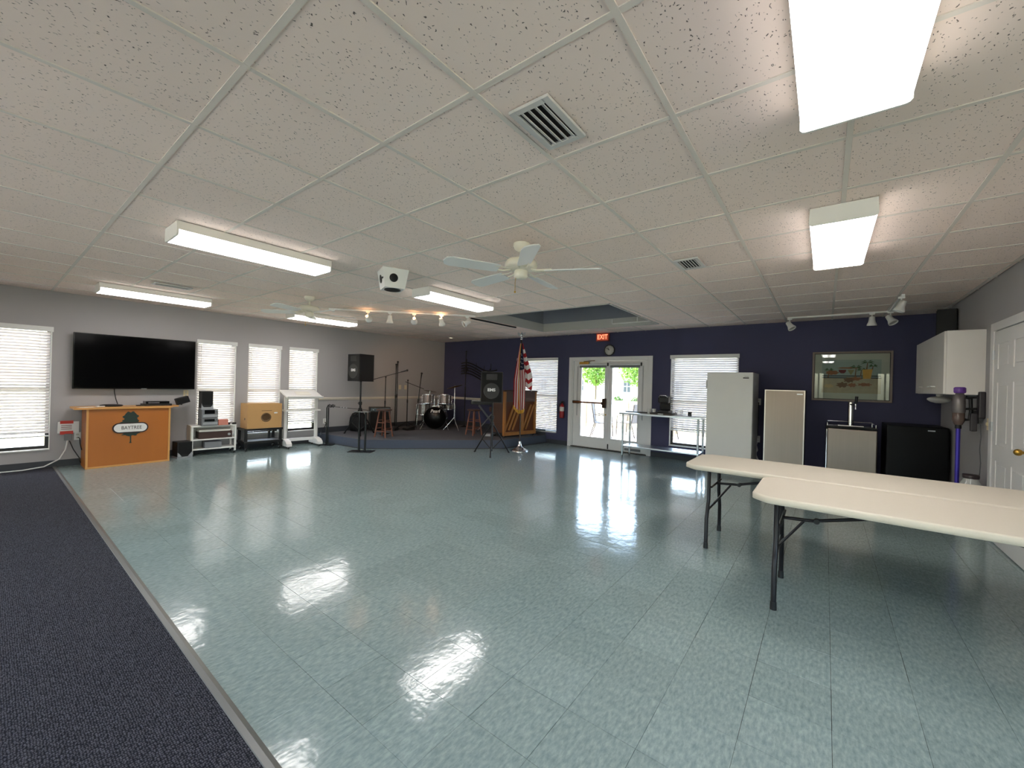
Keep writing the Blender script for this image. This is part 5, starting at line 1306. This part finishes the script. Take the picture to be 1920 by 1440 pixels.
# ================================================================== folding tables
TOPM = M('speckled_beige_plastic', C(216, 207, 191), .55, vary=.03, vscale=90, bump=.12, bscale=140)
LEGM = M('dark_bronze_tube', C(36, 33, 36), .32, metal=.5)
def rounded(hx, hy, r, n=6):
    out = []
    for sx, sy, a0 in ((1, 1, 0), (-1, 1, 90), (-1, -1, 180), (1, -1, 270)):
        for i in range(n + 1):
            a = R(a0 + 90 * i / n); out.append((sx * (hx - r) + r * math.cos(a), sy * (hy - r) + r * math.sin(a)))
    return out
def chamfered(hx, hy, c=.085, rr=.03, n=4):
    pts = [(hx, -hy + c), (hx, hy - c), (hx - c, hy), (-hx + c, hy), (-hx, hy - c), (-hx, -hy + c), (-hx + c, -hy), (hx - c, -hy)]
    out = []
    k = len(pts)
    for i in range(k):
        p, a, b = Vector(pts[i]), Vector(pts[i - 1]), Vector(pts[(i + 1) % k])
        u = p + (a - p).normalized() * rr; v = p + (b - p).normalized() * rr
        for j in range(n + 1):
            s = j / n; out.append(tuple((1 - s) ** 2 * u + 2 * s * (1 - s) * p + s * s * v))
    return out
def folding_table(loc, hx, hy, label, leg_in):
    t = thing('folding_table', label, 'folding table', loc, 0, 'beige folding tables')
    Z = .74
    mb = MB()
    prof = [(0.012, Z - .045), (0, Z - .040), (0, Z - .010), (.004, Z - .003), (.012, Z)]
    rings = []
    for ins, z in prof:
        rings.append([(x * (hx - ins) / hx, y * (hy - ins) / hy, z) for x, y in chamfered(hx, hy)])
    n = len(rings[0]); vs = [p for r_ in rings for p in r_]
    mb.add(vs, [(i * n + j, i * n + (j + 1) % n, (i + 1) * n + (j + 1) % n, (i + 1) * n + j) for i in range(len(rings) - 1) for j in range(n)], 0, True)
    mb.add(vs, [tuple(range((len(rings) - 1) * n, len(rings) * n)), tuple(range(n))[::-1]])
    mb.build('table_top', TOPM, t)
    for s in (-1, 1):
        x = s * (hx - leg_in)
        for y in (-1, 1):
            yt, yb = y * (hy - .16), y * (hy - .095)
            lg = MB().path([(x, yt, Z - .045), (x, yt, .42), (x, (yt + yb) / 2, .34), (x, yb, .26), (x, yb, .03)], .016, 10).build('leg', LEGM, t)
            MB().tube((x, yb, 0), (x, yb, .05), .020, .018, n=12).build('rubber_cap', BLACK, lg)
        MB().tube((x, -(hy - .16), Z - .06), (x, hy - .16, Z - .06), .014).build('leg_bar', LEGM, t)
        MB().tube((x, -(hy - .13), .33), (x, hy - .13, .33), .010).build('cross_bar', LEGM, t)
        xe = x - s * .74
        MB().tube((x, 0, .33), (x - s * .14, 0, .53), .009).build('brace', LEGM, t)
        MB().tube((x - s * .02, 0, .53), (x - s * .22, 0, .545), .011).tube((x - s * .20, 0, .545), (xe, 0, Z - .05), .011).build('folding_brace', LEGM, t)
        MB().tube((x - s * .02, -(hy - .17), .53), (x - s * .02, hy - .17, .53), .009).build('cross_bar', LEGM, t)
        MB().tube((x - s * .21, -.02, .545), (x - s * .21, .02, .545), .017).build('brace_joint', BLACK, t)
        MB().tube((xe, -.12, Z - .052), (xe, .12, Z - .052), .010).build('pivot_bar', LEGM, t)
    return t
folding_table((.543, 3.425, 0), .915, .38, 'beige folding table nearest the camera', .135)
folding_table((.222, 4.225, 0), 1.22, .38, 'longer beige folding table behind the nearest one', .185)

# ================================================================== outdoors
def garden_chair(loc, rz, label):
    t = thing('patio_chair', label, 'chair', loc, rz, 'dark patio chairs on the deck')
    fm = M('brown_patio_metal', C(58, 50, 44), .5); sm = M('grey_sling', C(104, 100, 98), .8)
    for s in (-1, 1):
        MB().path([(s * .27, -.26, .0), (s * .27, -.24, .40), (s * .28, -.22, .62), (s * .28, .10, .64), (s * .28, .22, .66)], .014, 8).build('arm', fm, t)
        MB().path([(s * .25, .34, .0), (s * .25, .22, .40), (s * .25, .30, .95)], .014, 8).build('leg', fm, t)
    MB().box(-.25, -.24, .40, .25, .22, .425, b=.006).build('seat', sm, t)
    MB().box(-.24, -.01, .0, .24, .01, .55, b=.006, X=Matrix.Translation((0, .235, .42)) @ Matrix.Rotation(R(-8), 4, 'X')).build('backrest', sm, t)
    return t
garden_chair((-5.05, 10.9, -.05), R(110), 'dark patio chair seen through the door leaf with the bar')
garden_chair((-4.55, 11.6, -.05), R(-100), 'dark patio chair seen through the door leaf behind the steel table')
t = thing('patio_table', 'small dark patio table on the deck', 'table', (-3.55, 12.15, -.05))
MB().lathe([(.001, .62), (.32, .62), (.33, .635), (.32, .65), (.001, .65)], 24).build('table_top', M('brown_patio_metal', C(58, 50, 44), .5), t)
for k in range(3):
    a = 2 * PI * k / 3; MB().tube((.12 * math.cos(a), .12 * math.sin(a), .62), (.25 * math.cos(a), .25 * math.sin(a), 0), .014).build('leg', M('brown_patio_metal', C(58, 50, 44), .5), t)
rl = thing('deck_railing', 'timber deck railing with upright balusters', 'railing', (-3.6, 12.8, -.05))
RM = M('pale_timber_rail', C(176, 160, 132), .7, vary=.1)
for x in (-4.5, -3.0, -1.5, 0, 1.5, 3.0, 4.5): MB().cbox((x, 0, .5), (.09, .09, 1.0)).build('post', RM, rl)
for z in (.95, .12): MB().cbox((0, 0, z), (9.0, .05, .09)).build('rail', RM, rl)
bm_ = MB().cbox((0, 0, .53), (.035, .035, .78)).mesh('baluster', RM)
for k in range(60): inst(bm_, 'baluster', rl, (-4.42 + .15 * k, 0, 0))
def tree(loc, r, zc, label, seed):
    t = thing('garden_tree', label, 'tree', loc, 0, 'young trees on the lawn')
    rn = random.Random(seed)
    MB().path([(0, 0, 0), (.03, .02, zc * .5), (0, 0, zc)], .07, 8).build('trunk', M('tree_bark', C(96, 84, 70), .9, bump=.4), t)
    m_ = MB()
    for _ in range(1500):
        d = Vector((rn.gauss(0, 1), rn.gauss(0, 1), rn.gauss(0, 1))).normalized() * r * rn.random() ** .4
        d.z *= .95; c = Vector((0, 0, zc)) + d
        u = Vector((rn.gauss(0, 1), rn.gauss(0, 1), rn.gauss(0, 1))).normalized(); v = u.orthogonal().normalized(); s = rn.uniform(.10, .17)
        m_.add([c - u * s, c + v * s * .5, c + u * s, c - v * s * .5], [(0, 1, 2, 3)])
    m_.build('crown', mat_translucent('tree_leaf', C(106, 140, 58), .4), t, kind='stuff')
    return t
tree((-13.9, 28.5, -.3), 1.35, 3.0, 'leafy tree seen through the door leaf with the bar', 3)
tree((-10.95, 29.5, -.3), 1.45, 3.1, 'leafy tree seen through the door leaf behind the steel table', 5)
hs = thing('neighbour_house', 'pale house beyond the road', 'house', (-19.0, 46.0, -.3))
HW = M('pale_house_siding', C(226, 220, 206), .8, vary=.04)
MB().box(-16, 0, 0, 16, 9, 5.4).build('wall', HW, hs)
MB().add([(-16.6, -.6, 5.3), (16.6, -.6, 5.3), (16.6, 9.6, 5.3), (-16.6, 9.6, 5.3), (-12, 4.5, 7.6), (12, 4.5, 7.6)], [(0, 1, 5, 4), (2, 3, 4, 5), (1, 2, 5), (3, 0, 4), (3, 2, 1, 0)]).build('roof', M('grey_shingle_roof', C(130, 122, 116), .9, vary=.15, vscale=8), hs)
for x in (-11.0, -5.5, .6, 6.5):
    wf = MB()
    for (a, b, c, d) in ((-.5, 1.0, -.42, 2.5), (.42, 1.0, .5, 2.5), (-.42, 1.0, .42, 1.08), (-.42, 2.42, .42, 2.5), (-.03, 1.08, .03, 2.42), (-.42, 1.72, .42, 1.78)): wf.box(x + a, -.06, b, x + c, .0, d)
    wf_ = wf.build('window', WHITE_TRIM, hs)
    MB().box(x - .42, -.03, 1.08, x + .42, -.02, 2.42).build('pane', M('dark_house_glass', C(60, 70, 78), .1), wf_)
for k, (x, y, r_) in enumerate(((-15.5, 41.5, .7), (-13.6, 41.8, .6), (-17.6, 41.6, .65))):
    t = thing('shrub', ('low green shrub in the middle before the pale house', 'low green shrub nearest the tree before the house', 'low green shrub at the far end before the house')[k], 'shrub', (x, y, -.3), 0, 'low shrubs before the house')
    rn = random.Random(k); m_ = MB()
    for _ in range(260):
        d = Vector((rn.gauss(0, 1), rn.gauss(0, 1), abs(rn.gauss(0, 1)))).normalized() * r_ * rn.random() ** .4
        u = Vector((rn.gauss(0, 1), rn.gauss(0, 1), rn.gauss(0, 1))).normalized(); v = u.orthogonal().normalized(); s = .12
        m_.add([d - u * s, d + v * s * .5, d + u * s, d - v * s * .5], [(0, 1, 2, 3)])
    m_.build('foliage', mat_translucent('shrub_leaf', C(84, 110, 60), .3), t, kind='stuff')
    MB().tube((0, 0, 0), (0, 0, .3), .04).build('stem', M('tree_bark', C(96, 84, 70), .9), t)
